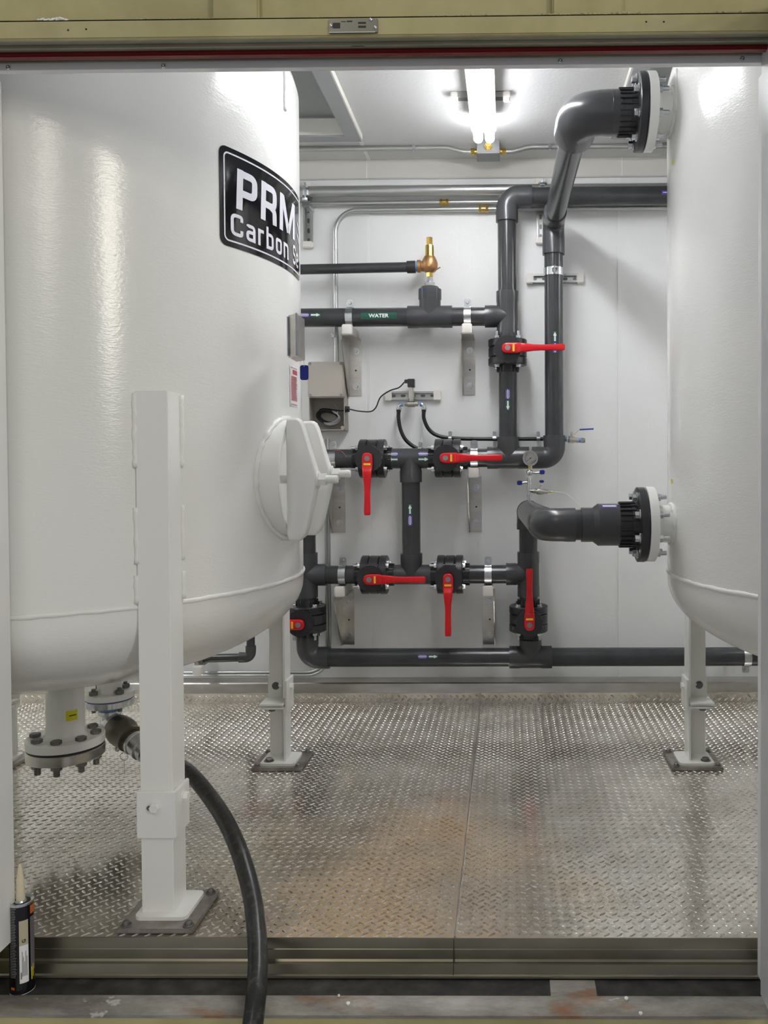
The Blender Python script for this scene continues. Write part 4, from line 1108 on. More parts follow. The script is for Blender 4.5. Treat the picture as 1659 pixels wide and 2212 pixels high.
# ------------------------------------------------------------------ strut channels
def strut(px0, py0, px1, py1, horiz, lab, w_=.041, dep=.022, caps=(1, 1)):
    a = at(px0, py0, YW - .02); b_ = at(px1, py1, YW - .02)
    c = (a + b_) / 2; t = thing('strut_channel', (c.x, YW, min(a.z, b_.z)), lab, 'channel', 'slotted strut channels on the wall')
    m = MB()
    if horiz:
        x0, x1 = sorted((a.x, b_.x)); z0, z1 = c.z - w_ / 2, c.z + w_ / 2
        m.bb(x0, x1, YW - .004, YW, z0, z1); m.bb(x0, x1, YW - dep, YW, z0, z0 + .003); m.bb(x0, x1, YW - dep, YW, z1 - .003, z1)
        m.bb(x0, x1, YW - dep, YW - dep + .0025, z0, z0 + .009); m.bb(x0, x1, YW - dep, YW - dep + .0025, z1 - .009, z1)
        m.build('channel', galv, t)
        m = MB(); k = int((x1 - x0) / .05)
        for i in range(k):
            m = MB(); xc = x0 + .035 + (x1 - x0 - .07) * i / max(k - 1, 1); m.prism([(u, v_) for u, v_ in rounded(xc - .012, xc + .012, c.z - .006, c.z + .006, .0058, 4)], (0, YW - .0036, 0), (1, 0, 0), (0, 0, 1), .0012); m.build('slot', dark_bolt, t)
        ends = [(x0, 1), (x1, -1)]
        for (xe, s_), on in zip(ends, caps):
            if on:
                m = MB(); m.bb(min(xe - s_ * .004, xe + s_ * .030), max(xe - s_ * .004, xe + s_ * .030), YW - dep - .006, YW - .0005, z0 - .004, z1 + .004, .004); m.build('end_cap', cap_white, t, label='white plastic end cap')
    else:
        z0, z1 = sorted((a.z, b_.z)); x0, x1 = c.x - w_ / 2, c.x + w_ / 2
        m.bb(x0, x1, YW - .004, YW, z0, z1); m.bb(x0, x0 + .003, YW - dep, YW, z0, z1); m.bb(x1 - .003, x1, YW - dep, YW, z0, z1)
        m.bb(x0, x0 + .009, YW - dep, YW - dep + .0025, z0, z1); m.bb(x1 - .009, x1, YW - dep, YW - dep + .0025, z0, z1)
        m.build('channel', galv, t)
        m = MB(); k = int((z1 - z0) / .05)
        for i in range(k):
            m = MB(); zc_ = z0 + .035 + (z1 - z0 - .07) * i / max(k - 1, 1); m.prism(rounded(c.x - .006, c.x + .006, zc_ - .012, zc_ + .012, .0058, 4), (0, YW - .0036, 0), (1, 0, 0), (0, 0, 1), .0012); m.build('slot', dark_bolt, t)
        for ze, s_ in ((z0, 1), (z1, -1)):
            m = MB(); m.bb(x0 - .004, x1 + .004, YW - dep - .006, YW - .0005, min(ze - s_ * .004, ze + s_ * .028), max(ze - s_ * .004, ze + s_ * .028), .004); m.build('end_cap', cap_white, t, label='white plastic end cap')
    return t
strut(664.5, 394, 664.5, 534, False, 'vertical strut channel with cream end caps, next to the left tank decal')
strut(1168, 387, 1168, 525, False, 'vertical strut channel partly hidden behind the second riser')
s3 = strut(1139, 601, 1259, 601, True, 'horizontal strut channel with white caps behind the second riser')
strut(833, 855, 950, 854, True, 'horizontal slotted strut channel with white caps carrying the pressure sensor')
# clamp round the second riser
t = thing('riser_clamp', (xC, YP, Z_(1195, 588)), 'shiny two piece pipe clamp around the second riser', 'clamp')
zc_ = Z_(1195, 588)
m = MB(); m.lathe((xC, YP, zc_ - .018), Zv, [(0, RP + .0008), (0, RP + .003), (.036, RP + .003), (.036, RP + .0008)], 40)
m.bb(xC - .004, xC - .0015, YP - RP - .022, YP - RP, zc_ - .018, zc_ + .018, .001); m.bb(xC + .0015, xC + .004, YP - RP - .022, YP - RP, zc_ - .018, zc_ + .018, .001)
m.bb(xC - .02, xC + .02, YP + RP, YW - .02, zc_ - .018, zc_ + .018)
m.build('band', zinc, t); m = MB(); m.hexa((xC + .004, YP - RP - .012, zc_), (xC + .014, YP - RP - .012, zc_), .009); m.hexa((xC - .004, YP - RP - .012, zc_), (xC - .010, YP - RP - .012, zc_), .009); m.build('bolt', zinc, t)

# ------------------------------------------------------------------ conduits
YC = 4.015
t = thing('galvanised_pipe', (0, 4.0, Z_(900, 413, 4.0)), 'thick galvanised pipe along the top of the back wall', 'pipe')
zg = Z_(1000, 411, 3.985); m = MB(); m.cyl((X_(560, 410), 3.985, zg), (1.95, 3.985, zg), .0255, 32); m.build('pipe', galv, t)
def conduit(name, pts, r, lab, cat='conduit', mat=None, n_=14):
    m = MB(); m.tube(pts, r, n_); return tag(m.build(name, mat or galv), lab, cat)
z1 = Z_(1000, 437, YC); z2 = Z_(1000, 452, YC); xv = X_(725, 600, YC)
t = thing('conduit', (0, YC, z1), 'upper of the two thin steel conduits below the galvanised pipe', 'conduit', 'steel conduits on the back wall')
m = MB(); m.cyl((X_(560, 437), YC, z1), (1.95, YC, z1), .0115, 18); m.build('tube', galv, t)
m = MB()
for px in (953, 966): q = V((X_(px, 435, YC), YC, z1)); m.hexa(q - Xv * .006, q + Xv * .006, .0165)
m.cyl((X_(950, 435, YC), YC, z1), (X_(969, 435, YC), YC, z1), .0135); m.build('coupling', brass, t)
t = thing('conduit', (xv, YC, z2), 'lower thin steel conduit that bends down the wall to the grey box', 'conduit', 'steel conduits on the back wall')
zbox = Z_(700, 782, YC)
m = MB(); m.tube([V((xv, YC, zbox - .02)), V((xv, YC, z2 - .115))] + arc((xv, YC, z2), -Zv, Xv, .108, 14)[0:] + [V((1.95, YC, z2))], .0115, 18); m.build('tube', galv, t)
m = MB()
for px in (1037, 1052): q = V((X_(px, 450, YC), YC, z2)); m.hexa(q - Xv * .006, q + Xv * .006, .0165)
m.cyl((X_(1034, 450, YC), YC, z2), (X_(1055, 450, YC), YC, z2), .0135); m.build('coupling', brass, t)
m = MB(); q = P_(722, 725, YC); m.bb(q.x - .022, q.x + .014, YC + .01, YW, q.z - .01, q.z + .01, .002); m.cyl((q.x, YC, q.z - .009), (q.x, YC, q.z + .009), .0145, 18); m.build('clip', zinc, t)
# rod clamp on the left vertical strut
t = thing('beam_clamp', (X_(657, 420, 3.97), 3.97, Z_(657, 440)), 'small bolted clamp joining the galvanised pipe to the left strut channel', 'clamp')
q = P_(659, 415, 3.95); m = MB(); m.cyl(q + V((0, 0, -.03)), q + V((0, 0, .045)), .005, 10); m.cyl(q + V((0, 0, .018)), q + V((0, 0, .024)), .020, 20); m.cyl(q + V((0, .02, -.012)), q + V((0, .02, .012)), .018, 20)
m.hexa(q + V((0, 0, -.04)), q + V((0, 0, -.028)), .014); m.bb(q.x - .016, q.x + .022, q.y, YW, q.z - .068, q.z - .040, .003); m.build('clamp_body', zinc, t)
t = thing('beam_clamp', (X_(1172, 400, 3.97), 3.97, Z_(1172, 400)), 'small bolted clamp above the upper elbow, left of the big forward pipe', 'clamp')
q = P_(1172, 397, 3.96); m = MB(); m.cyl(q + V((0, 0, -.01)), q + V((0, 0, .026)), .004, 10); m.cyl(q + V((0, 0, 0)), q + V((0, 0, .005)), .021, 20); m.hexa(q + V((0, 0, -.010)), q + V((0, 0, 0)), .013); m.bb(q.x - .02, q.x + .02, q.y, YW, q.z - .016, q.z - .010); m.build('clamp_body', zinc, t)
# long conduits low behind the left tank
zl = [Z_(500, 1453, YC), Z_(500, 1459.5, 4.0)]
xs2 = X_(706, 1300, YC)
conduit('conduit', [V((-2.7, YC, zl[0])), V((xs2 - .10, YC, zl[0]))] + arc((xs2, YC, zl[0]), -Xv, Zv, .10, 12)[1:] + [V((xs2, YC, Z_(706, 948, YC)))], .0075,
        'thin steel conduit rising from the wall foot, left one of a close pair')['group'] = 'steel conduits on the back wall'
conduit('conduit', [V((-2.7, 4.0, zl[1])), V((xs2 - .095, 4.0, zl[1]))] + arc((xs2 + .017, 4.0, zl[1]), -Xv, Zv, .112, 12)[1:] + [V((xs2 + .017, 4.0, Z_(712, 948, YC)))], .0065,
        'thin steel conduit rising from the wall foot, right one of a close pair')['group'] = 'steel conduits on the back wall'
# ceiling conduit with junction box
YJ = depth_on(ZC - .030, 950, 327); zj = ZC - .034
xb0, xb1 = X_(1031, 325, YJ), X_(1079, 325, YJ)
t = thing('ceiling_conduit', ((xb0 + xb1) / 2, YJ, ZC), 'steel conduit across the ceiling with a square junction box below the lamp end', 'conduit')
def wav(x0, x1, flip):
    pts = []
    for i in range(25):
        a = i / 24; x = x0 + (x1 - x0) * a; s_ = min(1, max(0, (abs(x - (x0 if flip else x1)) - .03) / .10)); s_ = s_ * s_ * (3 - 2 * s_)
        pts.append(V((x, YJ, ZC - .034 + .020 * s_)))
    return pts
m = MB(); m.tube([V((-2.7, YJ, ZC - .014))] + wav(xb0 - .45, xb0 - .02, False), .0115, 14); m.build('tube', galv, t)
m = MB(); m.tube(wav(xb1 + .02, xb1 + .42, True) + [V((2.4, YJ, ZC - .014))], .0115, 14); m.build('tube', galv, t)
m = MB(); m.bb(xb0, xb1, YJ - .052, YJ + .052, ZC - .055, ZC - .001, .003); m.bb(xb0 - .002, xb1 + .002, YJ - .054, YJ + .054, ZC - .060, ZC - .054, .002); jb = m.build('junction_box', principled('box_metal', (.30, .31, .31), .35, .9), t)
m = MB(); q = V(((xb0 + xb1) / 2, YJ - .052, ZC - .030)); m.hexa(q, q - Yv * .012, .018); m.cyl(q - Yv * .012, q - Yv * .03, .012); m.build('brass_fitting', brass, t)
for xe, s_ in ((xb0, -1), (xb1, 1)):
    m = MB(); q = V((xe, YJ, ZC - .034)); m.cyl(q, q + Xv * s_ * .014, .012); m.hexa(q + Xv * s_ * .012, q + Xv * s_ * .030, .0165); m.build('connector', brass, t)
for px in (894, 1188):
    q = V((X_(px, 320, YJ), YJ, ZC)); m = MB(); m.bb(q.x - .008, q.x + .008, YJ - .016, YJ + .016, ZC - .028, ZC - .0005, .004); m.build('clip', zinc, t)

# ------------------------------------------------------------------ ceiling lamp
LX = -.090; LY0, LY1 = 2.38, 3.565
for lx, lab in ((LX, 'lit white twin tube strip lamp on the ceiling between the two tanks'), (-2.42, 'unseen twin tube strip lamp added for light beyond the left tank'), (2.20, 'unseen twin tube strip lamp added for light beyond the right tank')):  # outer two lamps are unseen, added to raise the interior light
    t = thing('strip_lamp', (lx, (LY0 + LY1) / 2, ZC), lab, 'lamp', 'strip lamps on the ceiling')
    m = MB(); m.bb(lx - .052, lx + .052, LY0 + .02, LY1 - .035, ZC - .078, ZC - .022, .006); m.build('housing', cap_white, t)
    for dx in (-.0245, .0245):
        m = MB(); m.cyl((lx + dx, LY0, ZC - .090), (lx + dx, LY1, ZC - .090), .0195, 20, .006); m.build('lit_tube', lamp_mat, t)
def ceil_strut(Y, lab):
    t = thing('ceiling_strut', (LX, Y, ZC), lab, 'channel'); x0, x1 = -.215, .02
    m = MB(); m.bb(x0, x1, Y - .0205, Y + .0205, ZC - .004, ZC - .0005); m.bb(x0, x1, Y - .0205, Y - .0175, ZC - .022, ZC - .001); m.bb(x0, x1, Y + .0175, Y + .0205, ZC - .022, ZC - .001); m.build('channel', galv, t)
    for xe in (x0, x1 - .028):
        m = MB(); m.bb(xe, xe + .028, Y - .025, Y + .025, ZC - .028, ZC - .0005, .004); m.build('end_cap', cap_white, t, label='white plastic end cap')
ceil_strut(3.33, 'short strut channel with white caps crossing above the lit lamp')

# ------------------------------------------------------------------ brass relief valve
xr, yr = xs, YP
zz = lambda py: Z_(929, py)
t = thing('relief_valve', (xr, yr, zz(628)), 'brass and bronze pressure relief valve standing on the saddle tee of the water pipe', 'valve')
m = MB(); m.hexa((xr, yr, zz(532)), (xr, yr, zz(513)), .0155); m.build('adjusting_screw', brass, t)
m = MB(); m.lathe((xr, yr, zz(556)), Zv, [(0, .0225), (.012, .0205), (.05, .0205), (zz(530) - zz(556), .019)], 10); m.build('bonnet', brass, t)
m = MB(); H_ = zz(554) - zz(590); m.lathe((xr, yr, zz(590)), Zv, [(0, .014), (.008, .028), (.022, .037), (.045, .038), (.062, .033), (H_, .024)], 32)
m.lathe((xr - .01, yr, zz(575)), -Xv, [(0, .026), (.03, .024), (.034, .029), (.048, .029)], 28); m.cyl((xr, yr - .02, zz(577)), (xr, yr - .042, zz(577)), .006, 14)
m.cyl((xr + .03, yr, zz(583)), (xr + .05, yr - .005, zz(578)), .003, 8); m.build('valve_body', bronze, t)
m = MB(); m.cyl((xr - .058, yr, zz(575)), (xr - .068, yr, zz(575)), .024, 24); m.build('thread_tape', blue_tape, t)
m = MB(); m.hexa((xr, yr, zz(599)), (xr, yr, zz(588)), .017); m.build('neck', brass, t)
m = MB(); m.lathe((xr, yr, zz(628)), Zv, [(0, .014), (.02, .014), (.02, .022), (.030, .024), (.038, .024), (.042, .016), (zz(598) - zz(628), .015)], 8); m.build('union_nut', zinc, t)
m = MB(); m.torus((xr - .012, yr - .03, zz(627)), (1, .2, .4), .012, .0028, 20, 8); m.box((xr - .022, yr - .046, zz(630)), (.014, .006, .010), Matrix.Rotation(.5, 3, 'Y'), .002); m.build('seal_tag', blue_pl, t)

# ------------------------------------------------------------------ grey wall box, cover and cable coil
bx0, bx1 = X_(671, 890, 3.99), X_(746, 890, 3.97); bz0, bz1 = Z_(700, 930, 3.98), Z_(700, 860, 3.98); BY = 3.955
t = thing('wall_box', ((bx0 + bx1) / 2, YW, bz0), 'open beige plastic box on the wall with its cover hanging above', 'box')
zt2 = Z_(700, 783, 3.96)
m = MB(); m.bb(bx0, bx1, YW - .006, YW - .0005, bz0, zt2)
m.bb(bx0, bx0 + .004, BY, YW - .001, bz0, zt2); m.bb(bx1 - .004, bx1, BY, YW - .001, bz0, zt2); m.bb(bx0, bx1, BY, YW - .001, bz0, bz0 + .004); m.bb(bx0, bx1, BY, YW - .001, zt2 - .004, zt2)
for px_, pz_ in ((bx1 - .012, bz0 + .012), (bx0 + .012, bz0 + .012)): m.cyl((px_, BY + .002, pz_), (px_, YW - .004, pz_), .009, 16)
m.build('box_shell', box_in, t)
cx0, cx1 = X_(664.5, 820, 3.93), X_(742, 820, 3.93); cz0, cz1 = Z_(700, 859, 3.93), Z_(700, 781, 3.93)
m = MB(); m.bb(cx0, cx1, BY - .024, BY - .001, cz0, cz1, .006); cv = m.build('cover', box_grey, t)
for a in (cx0 + .012, cx1 - .012):
    for b_ in (cz0 + .012, cz1 - .010):
        m = MB(); m.cyl((a, BY - .0245, b_), (a, BY - .0265, b_), .0065, 14); m.build('screw', grey_dot, cv)
m = MB(); q = P_(747, 884, 3.97); q.x = bx1; m.cyl(q, q + Xv * .006, .016, 20); m.hexa(q + Xv * .006, q + Xv * .020, .0155); m.build('cable_gland', valve_black, t)
gl = q + Xv * .02
m = MB()
cc = V(((bx0 + bx1) / 2 - .004, YW - .035, (bz0 + bz1) / 2 - .012))
for k in range(5):
    pts = []
    ra, rb = .056 - .003 * k, .033 - .0025 * k; ph = random.uniform(-.15, .1)
    for i in range(33):
        a = 2 * math.pi * i / 32; pts.append(cc + V((ra * math.cos(a) + random.uniform(-.001, .001), -.008 + .006 * k - .01 * math.sin(a), rb * math.sin(a + ph) - .18 * ra * math.cos(a) )))
    m.tube(pts, .0033, 8)
m.tube(smooth_pts([gl - Xv * .02, gl + V((-.045, .02, -.006)), cc + V((-.03, 0, .04)), cc + V((-.055, 0, .01))]), .0033, 8)
tag(m.build('cable_coil', cable_black), 'coil of thin black cable inside the open beige wall box', 'cable')
m = MB()
for k in range(3):
    pts = []
    for i in range(20):
        a = -1.9 + 3.0 * i / 19; pts.append(cc + V((.052 * math.cos(a) + .004 * k, -.024 + .002 * k, .030 * math.sin(a) - .004 * k)))
    m.tube(pts, .0023, 8)
m.tube(smooth_pts([cc + V((.048, -.018, .01)), cc + V((.045, -.01, .035)), cc + V((.030, .0, .062))]), .0023, 8)
tag(m.build('wire_loop', cable_grey), 'loops of thin grey wire inside the open beige wall box', 'wire')

# ------------------------------------------------------------------ pressure sensor with hoses and cable
YS = 3.985
S = lambda px, py: at(px, py, YS)
t = thing('pressure_sensor', S(888, 880), 'small pressure sensor with black plug head and steel elbows, clamped on the wall channel', 'sensor')
m = MB(); a = S(876, 841); b_ = S(896, 819); m.bb(S(881, 830).x, S(896, 830).x, YS - .018, YS + .018, S(888, 837).z, S(888, 819).z, .002)
m.bb(S(874, 824).x, S(884, 824).x, YS - .010, YS + .010, S(880, 828).z, S(880, 820).z, .002); m.build('plug_head', valve_black, t)
m = MB(); m.cyl(S(888.5, 837), S(888.5, 867), .011, 20); m.cyl(S(888.5, 845), S(888.5, 862), .016, 20)
m.cyl(S(880, 873), S(897, 873), .0145, 24, .001); m.hexa(S(874, 873), S(880.5, 873), .0115); m.hexa(S(896.5, 873), S(903, 873), .0115); m.build('sensor_body', stainless, t)
for px, sg in ((862, 1), (916, -1)):
    m = MB(); c_ = S(px, 873); e = S(px + sg * 9, 873); m.tube([e] + arc(c_, Xv * sg, -Zv, .018, 10) + [S(px, 886)], .0095, 16); m.cyl(S(px, 881), S(px, 885), .0125, 16); m.build('elbow_fitting', zinc, t)
    m = MB(); m.cyl(S(px + sg * 5.5, 873), S(px + sg * 8.5, 873), .0115, 16); m.build('thread_tape', blue_tape, t)
m = MB(); m.tube(smooth_pts([S(861, 886), S(861, 905), S(866, 930), S(878, 952), S(900, 968), S(925, 974)]), .0092, 16); m.cyl(S(861, 884), S(861, 890), .0108, 16)
tag(m.build('rubber_hose', cable_black), 'short black rubber hose curving down from the left end of the sensor', 'hose')
m = MB(); m.tube(smooth_pts([S(915.5, 886), S(916, 905), S(927, 928), S(948, 942), S(985, 947), S(1060, 948.5), S(1200, 948)]), .0092, 16); m.cyl(S(915.5, 884), S(915.5, 890), .0108, 16)
tag(m.build('rubber_hose', cable_black), 'long black rubber hose from the sensor along the wall to the second riser', 'hose')
m = MB(); m.tube(smooth_pts([gl, S(775, 888), S(800, 889), S(812, 880), S(822, 858), S(842, 844), S(862, 837), S(874, 825)]), .0032, 10)
tag(m.build('sensor_cable', cable_black), 'thin black cable from the wall box up to the sensor plug', 'cable')
for i, (px, py) in enumerate(((972, 945), (1068, 945), (1163, 945), (907, 964))):
    t = thing('hose_clip', S(px, py), ['small metal hose clip above the right valve of the middle row', 'small metal hose clip just left of the first riser foot', 'small metal hose clip between the two risers', 'small metal hose clip behind the centre tee of the middle row'][i], 'clip', 'hose clips on the wall')
    c_ = S(px, 947 if i < 3 else 970); m = MB(); m.lathe(c_ - Xv * .008, Xv, [(0, .0098), (0, .0112), (.016, .0112), (.016, .0098)], 20); m.bb(c_.x - .008, c_.x + .008, YS + .009, YW - .001, c_.z - .01, c_.z + .034, .002)
    m.cyl(c_ + V((0, .012, .025)), c_ + V((0, .002, .025)), .006, 12); m.build('clip_band', zinc, t)

# ------------------------------------------------------------------ gauge assembly
YG = 3.835
G = lambda px, py, Y=YG: at(px, py, Y)
gz = G(1143, 1075)
t = thing('pressure_gauge', gz, 'round liquid filled pressure gauge on a small steel valve manifold above the lower tank pipe', 'gauge')
gc = G(1145.5, 990)
m = MB(); m.lathe(gc + Yv * .018, -Yv, [(0, .020), (.002, .033), (.024, .034), (.030, .0355), (.033, .0345), (.033, .031), (.029, .030)], 48); m.build('case', stainless, t)
m = MB(); m.cyl(gc + Yv * -.009, gc - Yv * .011, .0305, 40); dl = m.build('dial', dial, t)
m = MB()
q = gc - Yv * .0114
m.box(q + V((-.006, 0, -.005)), (.030, .0006, .0018), Matrix.Rotation(R(-37), 3, 'Y')); m.cyl(q, q - Yv * .001, .0028, 14)
for k in range(25):
    a = R(225 - 270 * k / 24); rr = .0235; m.box(q + V((rr * math.cos(a), 0, rr * math.sin(a))), (.0035 if k % 5 == 0 else .002, .0005, .0007), Matrix.Rotation(-a, 3, 'Y'))
m.build('pointer', ink, dl)
m = MB(); m.cyl(G(1144.5, 1005), G(1144, 1013), .008, 12); m.build('stem', brass, t)
m = MB(); m.sphere(G(1144, 1021), .0155); m.cyl(G(1144, 1010), G(1143, 1086), .0075, 16); m.cyl(G(1143.5, 1031), G(1143.5, 1047), .0105, 16, .001); m.cyl(G(1143, 1050), G(1143, 1056), .0115, 16)
m.hexa(G(1144, 1028), G(1144, 1033), .0125); m.cyl(G(1143, 1069), G(1143, 1073), .0105, 12); m.cyl(G(1143, 1060), G(1152, 1060.5), .008, 14); m.build('manifold', zinc, t)
def mini_handle(pts, r, hpts, hr):
    m = MB(); m.tube(pts, r, 12); m.build('valve_arm', stainless, t)
    m = MB(); m.box(hpts, (.024, .020, .020), None, .003); o = m.build('handle', blue_pl, t); o['label'] = 'small blue valve handle'
mini_handle([G(1148, 1021), G(1158, 1022), G(1168, 1020)], .0055, G(1171, 1020), (.014, .018, .016))
mini_handle([G(1140, 1042), G(1134, 1042), G(1126, 1044)], .005, G(1122.5, 1043), (.012, .018, .016))
m = MB(); m.cyl(G(1152, 1060.5), G(1157, 1061), .011, 16); m.lathe(G(1157, 1061), G(1184, 1062.5) - G(1157, 1061), [(0, .008), (.008, .014), (.030, .015), (.042, .011), (.058, .009)], 16); m.cyl(G(1169, 1060), G(1170, 1047), .0055, 12); m.cyl(G(1168, 1057), G(1168.5, 1051), .009, 10)
sv = m.build('sample_valve', stainless, t)
m = MB(); m.cyl(G(1184, 1062.5), G(1194, 1062), .0035, 12); m.build('barb', brass, sv)
m = MB(); m.box(G(1170, 1040), (.022, .018, .012), None, .003); m.build('handle', blue_pl, sv)
m = MB(); m.tube(smooth_pts([G(1193, 1062), G(1205, 1063), G(1222, 1067), G(1240, 1080), G(1256, 1102), G(1262, 1125)]), .0016, 8)
tag(m.build('sample_tube', clear_tube), 'thin translucent tube drooping from the sample valve behind the lower tank pipe', 'tube')
# ball valve at the foot of the second riser
YB = 3.92
t = thing('ball_valve', at(1240, 947, YB), 'small steel ball valve with a long blue handle, right of the second riser', 'valve')
Bv = lambda px, py, Y=YB: at(px, py, Y)
m = MB(); m.cyl(Bv(1214, 948), Bv(1222, 948.5), .0105, 16); m.build('thread_tape', blue_tape, t)
m = MB(); m.lathe(Bv(1222, 948.5), Bv(1250, 951) - Bv(1222, 948.5), [(0, .010), (.004, .0135), (.012, .0135), (.016, .0175), (.036, .0175), (.044, .0125), (.062, .0125)], 16); m.cyl(Bv(1235, 946), Bv(1236, 935), .007, 12); m.hexa(Bv(1236, 938), Bv(1236, 933), .010); m.build('valve_body', stainless, t)
m = MB(); m.cyl(Bv(1250, 951), Bv(1256, 951.5), .0105, 16); m.build('thread_tape', blue_tape, t)
m = MB(); m.lathe(Bv(1255, 951.5), Xv, [(0, .014), (.012, .014), (.020, .010), (.0205, .0001)], 6); m.build('plug', zinc, t)
m = MB(); m.tube([Bv(1236, 934), Bv(1241, 938), Bv(1247, 932), Bv(1252, 928)], .003, 10); m.build('arm', stainless, t)
m = MB(); m.tube([Bv(1252, 928), Bv(1282, 926.5)], .0038, 10); m.build('handle', blue_pl, t, label='blue grip')

# ------------------------------------------------------------------ nameplate box, tag
p = solve_circle(640, 730, T1X, RT)
ang = math.atan2(p.y - TY, p.x - T1X)
az_ = -.42
c_ = V((T1X + (RT + .012) * math.cos(az_), TY + (RT + .012) * math.sin(az_), 0))
z1, z0 = at(640, 681, 2.36).z, at(640, 772, 2.36).z
bxl = at(623, 700, 2.33).x; bxr = at(641, 700, 2.33).x
t = thing('document_box', ((bxl + bxr) / 2, 2.33, z0), 'thin stainless steel document box on the side of the left tank', 'box')
m = MB(); x3 = at(657, 700, 2.41).x
m.prism([(at(623, 700, 2.36).x, 2.36), (at(641, 700, 2.325).x, 2.325), (at(658, 700, 2.43).x, 2.43), (at(640, 700, 2.46).x, 2.46)], (0, 0, z0), (1, 0, 0), (0, 1, 0), z1 - z0)
m.build('box_body', stainless, t)
m = MB(); xa, ya = at(641, 700, 2.325).x, 2.325; m.bb(xa - .003, xa + .001, ya - .003, ya + .001, z0, z1, .0005); m.bb(at(623, 700, 2.36).x - .003, at(623, 700, 2.36).x, 2.355, 2.362, z0 + .004, z1 - .004); m.build('box_edge', zinc, t)
yt = 2.40; q = at(657, 790, yt)
t = thing('blue_tag', q, 'small dark blue tag hanging from the document box on the left tank', 'tag')
w0, w1 = at(648.5, 805, yt).x, at(666.5, 805, yt).x
m = MB(); m.prism(rounded(w0, w1, at(657, 821, yt).z, at(657, 789, yt).z, .006, 4), (0, yt, 0), (1, 0, 0), (0, 0, 1), .002); m.build('tag_plate', blue_pl, t)
m = MB(); m.tube([at(657, 792, yt - .002), at(656.5, 784, yt - .002), at(655, 777, yt)], .0007, 6); m.build('tag_string', zinc, t)
# loose red wire end near the left stub pipe
m = MB(); m.tube(smooth_pts([at(720, 974, 3.86), at(733, 973, 3.86), at(742, 979, 3.86), at(748, 987, 3.86)]), .0013, 6)
tag(m.build('red_wire', red_print), 'loose thin red wire end in front of the left stub pipe', 'wire')

# ------------------------------------------------------------------ drains under the left tank
NC = at(145, 1585, TY); dx_ = T1X
zf = at(145, 1588, TY).z
m = MB(); m.lathe((dx_, TY, zf), Zv, [(0, .068), (.008, .060), (.02, .0565), (.22, .056)], 48)
m.build('bottom_nozzle', white_paint, tank1)
m = MB(); m.lathe((dx_, TY, zf - .026), Zv, [(0, .112), (0, .115), (.024, .115), (.026, .113), (.026, .06)], 64); m.lathe((dx_, TY, zf - .026), Zv, [(0, .114), (.0001, .001)], 64)
m.build('bottom_flange', white_paint, tank1)
t = thing('blind_flange', (dx_, TY, zf - .07), 'round unpainted blind flange bolted under the bottom nozzle of the left tank', 'flange')
m = MB(); m.cyl((dx_, TY, zf - .034), (dx_, TY, zf - .0265), .1125, 56); m.build('gasket', valve_black, t)
m = MB(); m.cyl((dx_, TY, zf - .066), (dx_, TY, zf - .034), .1145, 64, .002); m.build('flange_disc', stainless, t)
for k in range(8):
    a = 2 * math.pi * (k + .25) / 8; o = V((dx_ + .090 * math.cos(a), TY + .090 * math.sin(a), zf))
    m = MB(); m.hexa(o, o + Zv * .012, .0165); m.cyl(o - Zv * .067, o, .009, 12); m.hexa(o - Zv * .081, o - Zv * .066, .0165); m.cyl(o - Zv * .10, o - Zv * .08, .0095, 12, .001)
    m.build('bolt', dark_bolt, t)
a0 = -1.02
zn = zf + .075; th = .016
poly = []
m = MB(); vs_, fs_ = [], []
for i in range(7):
    a = -1.05 + .62 * i / 6
    for z in (zn - .016, zn + .016): vs_.append(V((dx_ + .0570 * math.cos(a), TY + .0570 * math.sin(a), z + .0)))
    if i: fs_.append((2 * i - 2, 2 * i, 2 * i + 1, 2 * i - 1))
m.add(vs_, fs_); o = m.build('sticker', yellow2, tank1); o['label'] = 'yellow sticker on the bottom nozzle'
m = MB(); vs_, fs_ = [], []
for i in range(5):
    a = -.90 + .38 * i / 4
    for z in (zn - .0015, zn + .0015): vs_.append(V((dx_ + .0576 * math.cos(a), TY + .0576 * math.sin(a), z)))
    if i: fs_.append((2 * i - 2, 2 * i, 2 * i + 1, 2 * i - 1))
m.add(vs_, fs_); m.build('print', ink, o)
# side drain with elbow, coupling and hose
YD = 2.86; d0 = at(237, 1496, YD)
t = thing('drain_fitting', (d0.x, YD, d0.z), 'galvanised drain flange and elbow under the left tank, feeding the black hose', 'drain')
m = MB(); m.cyl((d0.x, YD, d0.z + .0), (d0.x, YD, d0.z + .15), .040, 28); m.lathe((d0.x, YD, d0.z - .016), Zv, [(0, .078), (.018, .080), (.020, .078), (.020, .04)], 48); m.build('tank_flange', white_paint, t)
m = MB(); m.cyl((d0.x, YD, d0.z - .042), (d0.x, YD, d0.z - .019), .080, 48, .002); m.build('lower_flange', zinc, t)
m = MB(); m.cyl((d0.x, YD, d0.z - .019), (d0.x, YD, d0.z - .016), .078, 40); m.build('gasket', blue_pl, t)
for k in range(4):
    a = R(45 + 90 * k + 12); o = V((d0.x + .059 * math.cos(a), YD + .059 * math.sin(a), d0.z + .004))
    m = MB(); m.hexa(o, o + Zv * .014, .014); m.cyl(o - Zv * .06, o + Zv * .022, .007, 10); m.build('bolt', dark_bolt, t)
m = MB(); m.cyl((d0.x, YD, d0.z - .062), (d0.x, YD, d0.z - .042), .033, 28); m.build('thread_tape', blue_tape, t)
e0 = V((d0.x, YD, d0.z - .10)); ed = (at(300, 1602, 2.76) - at(237, 1548, YD)).normalized()
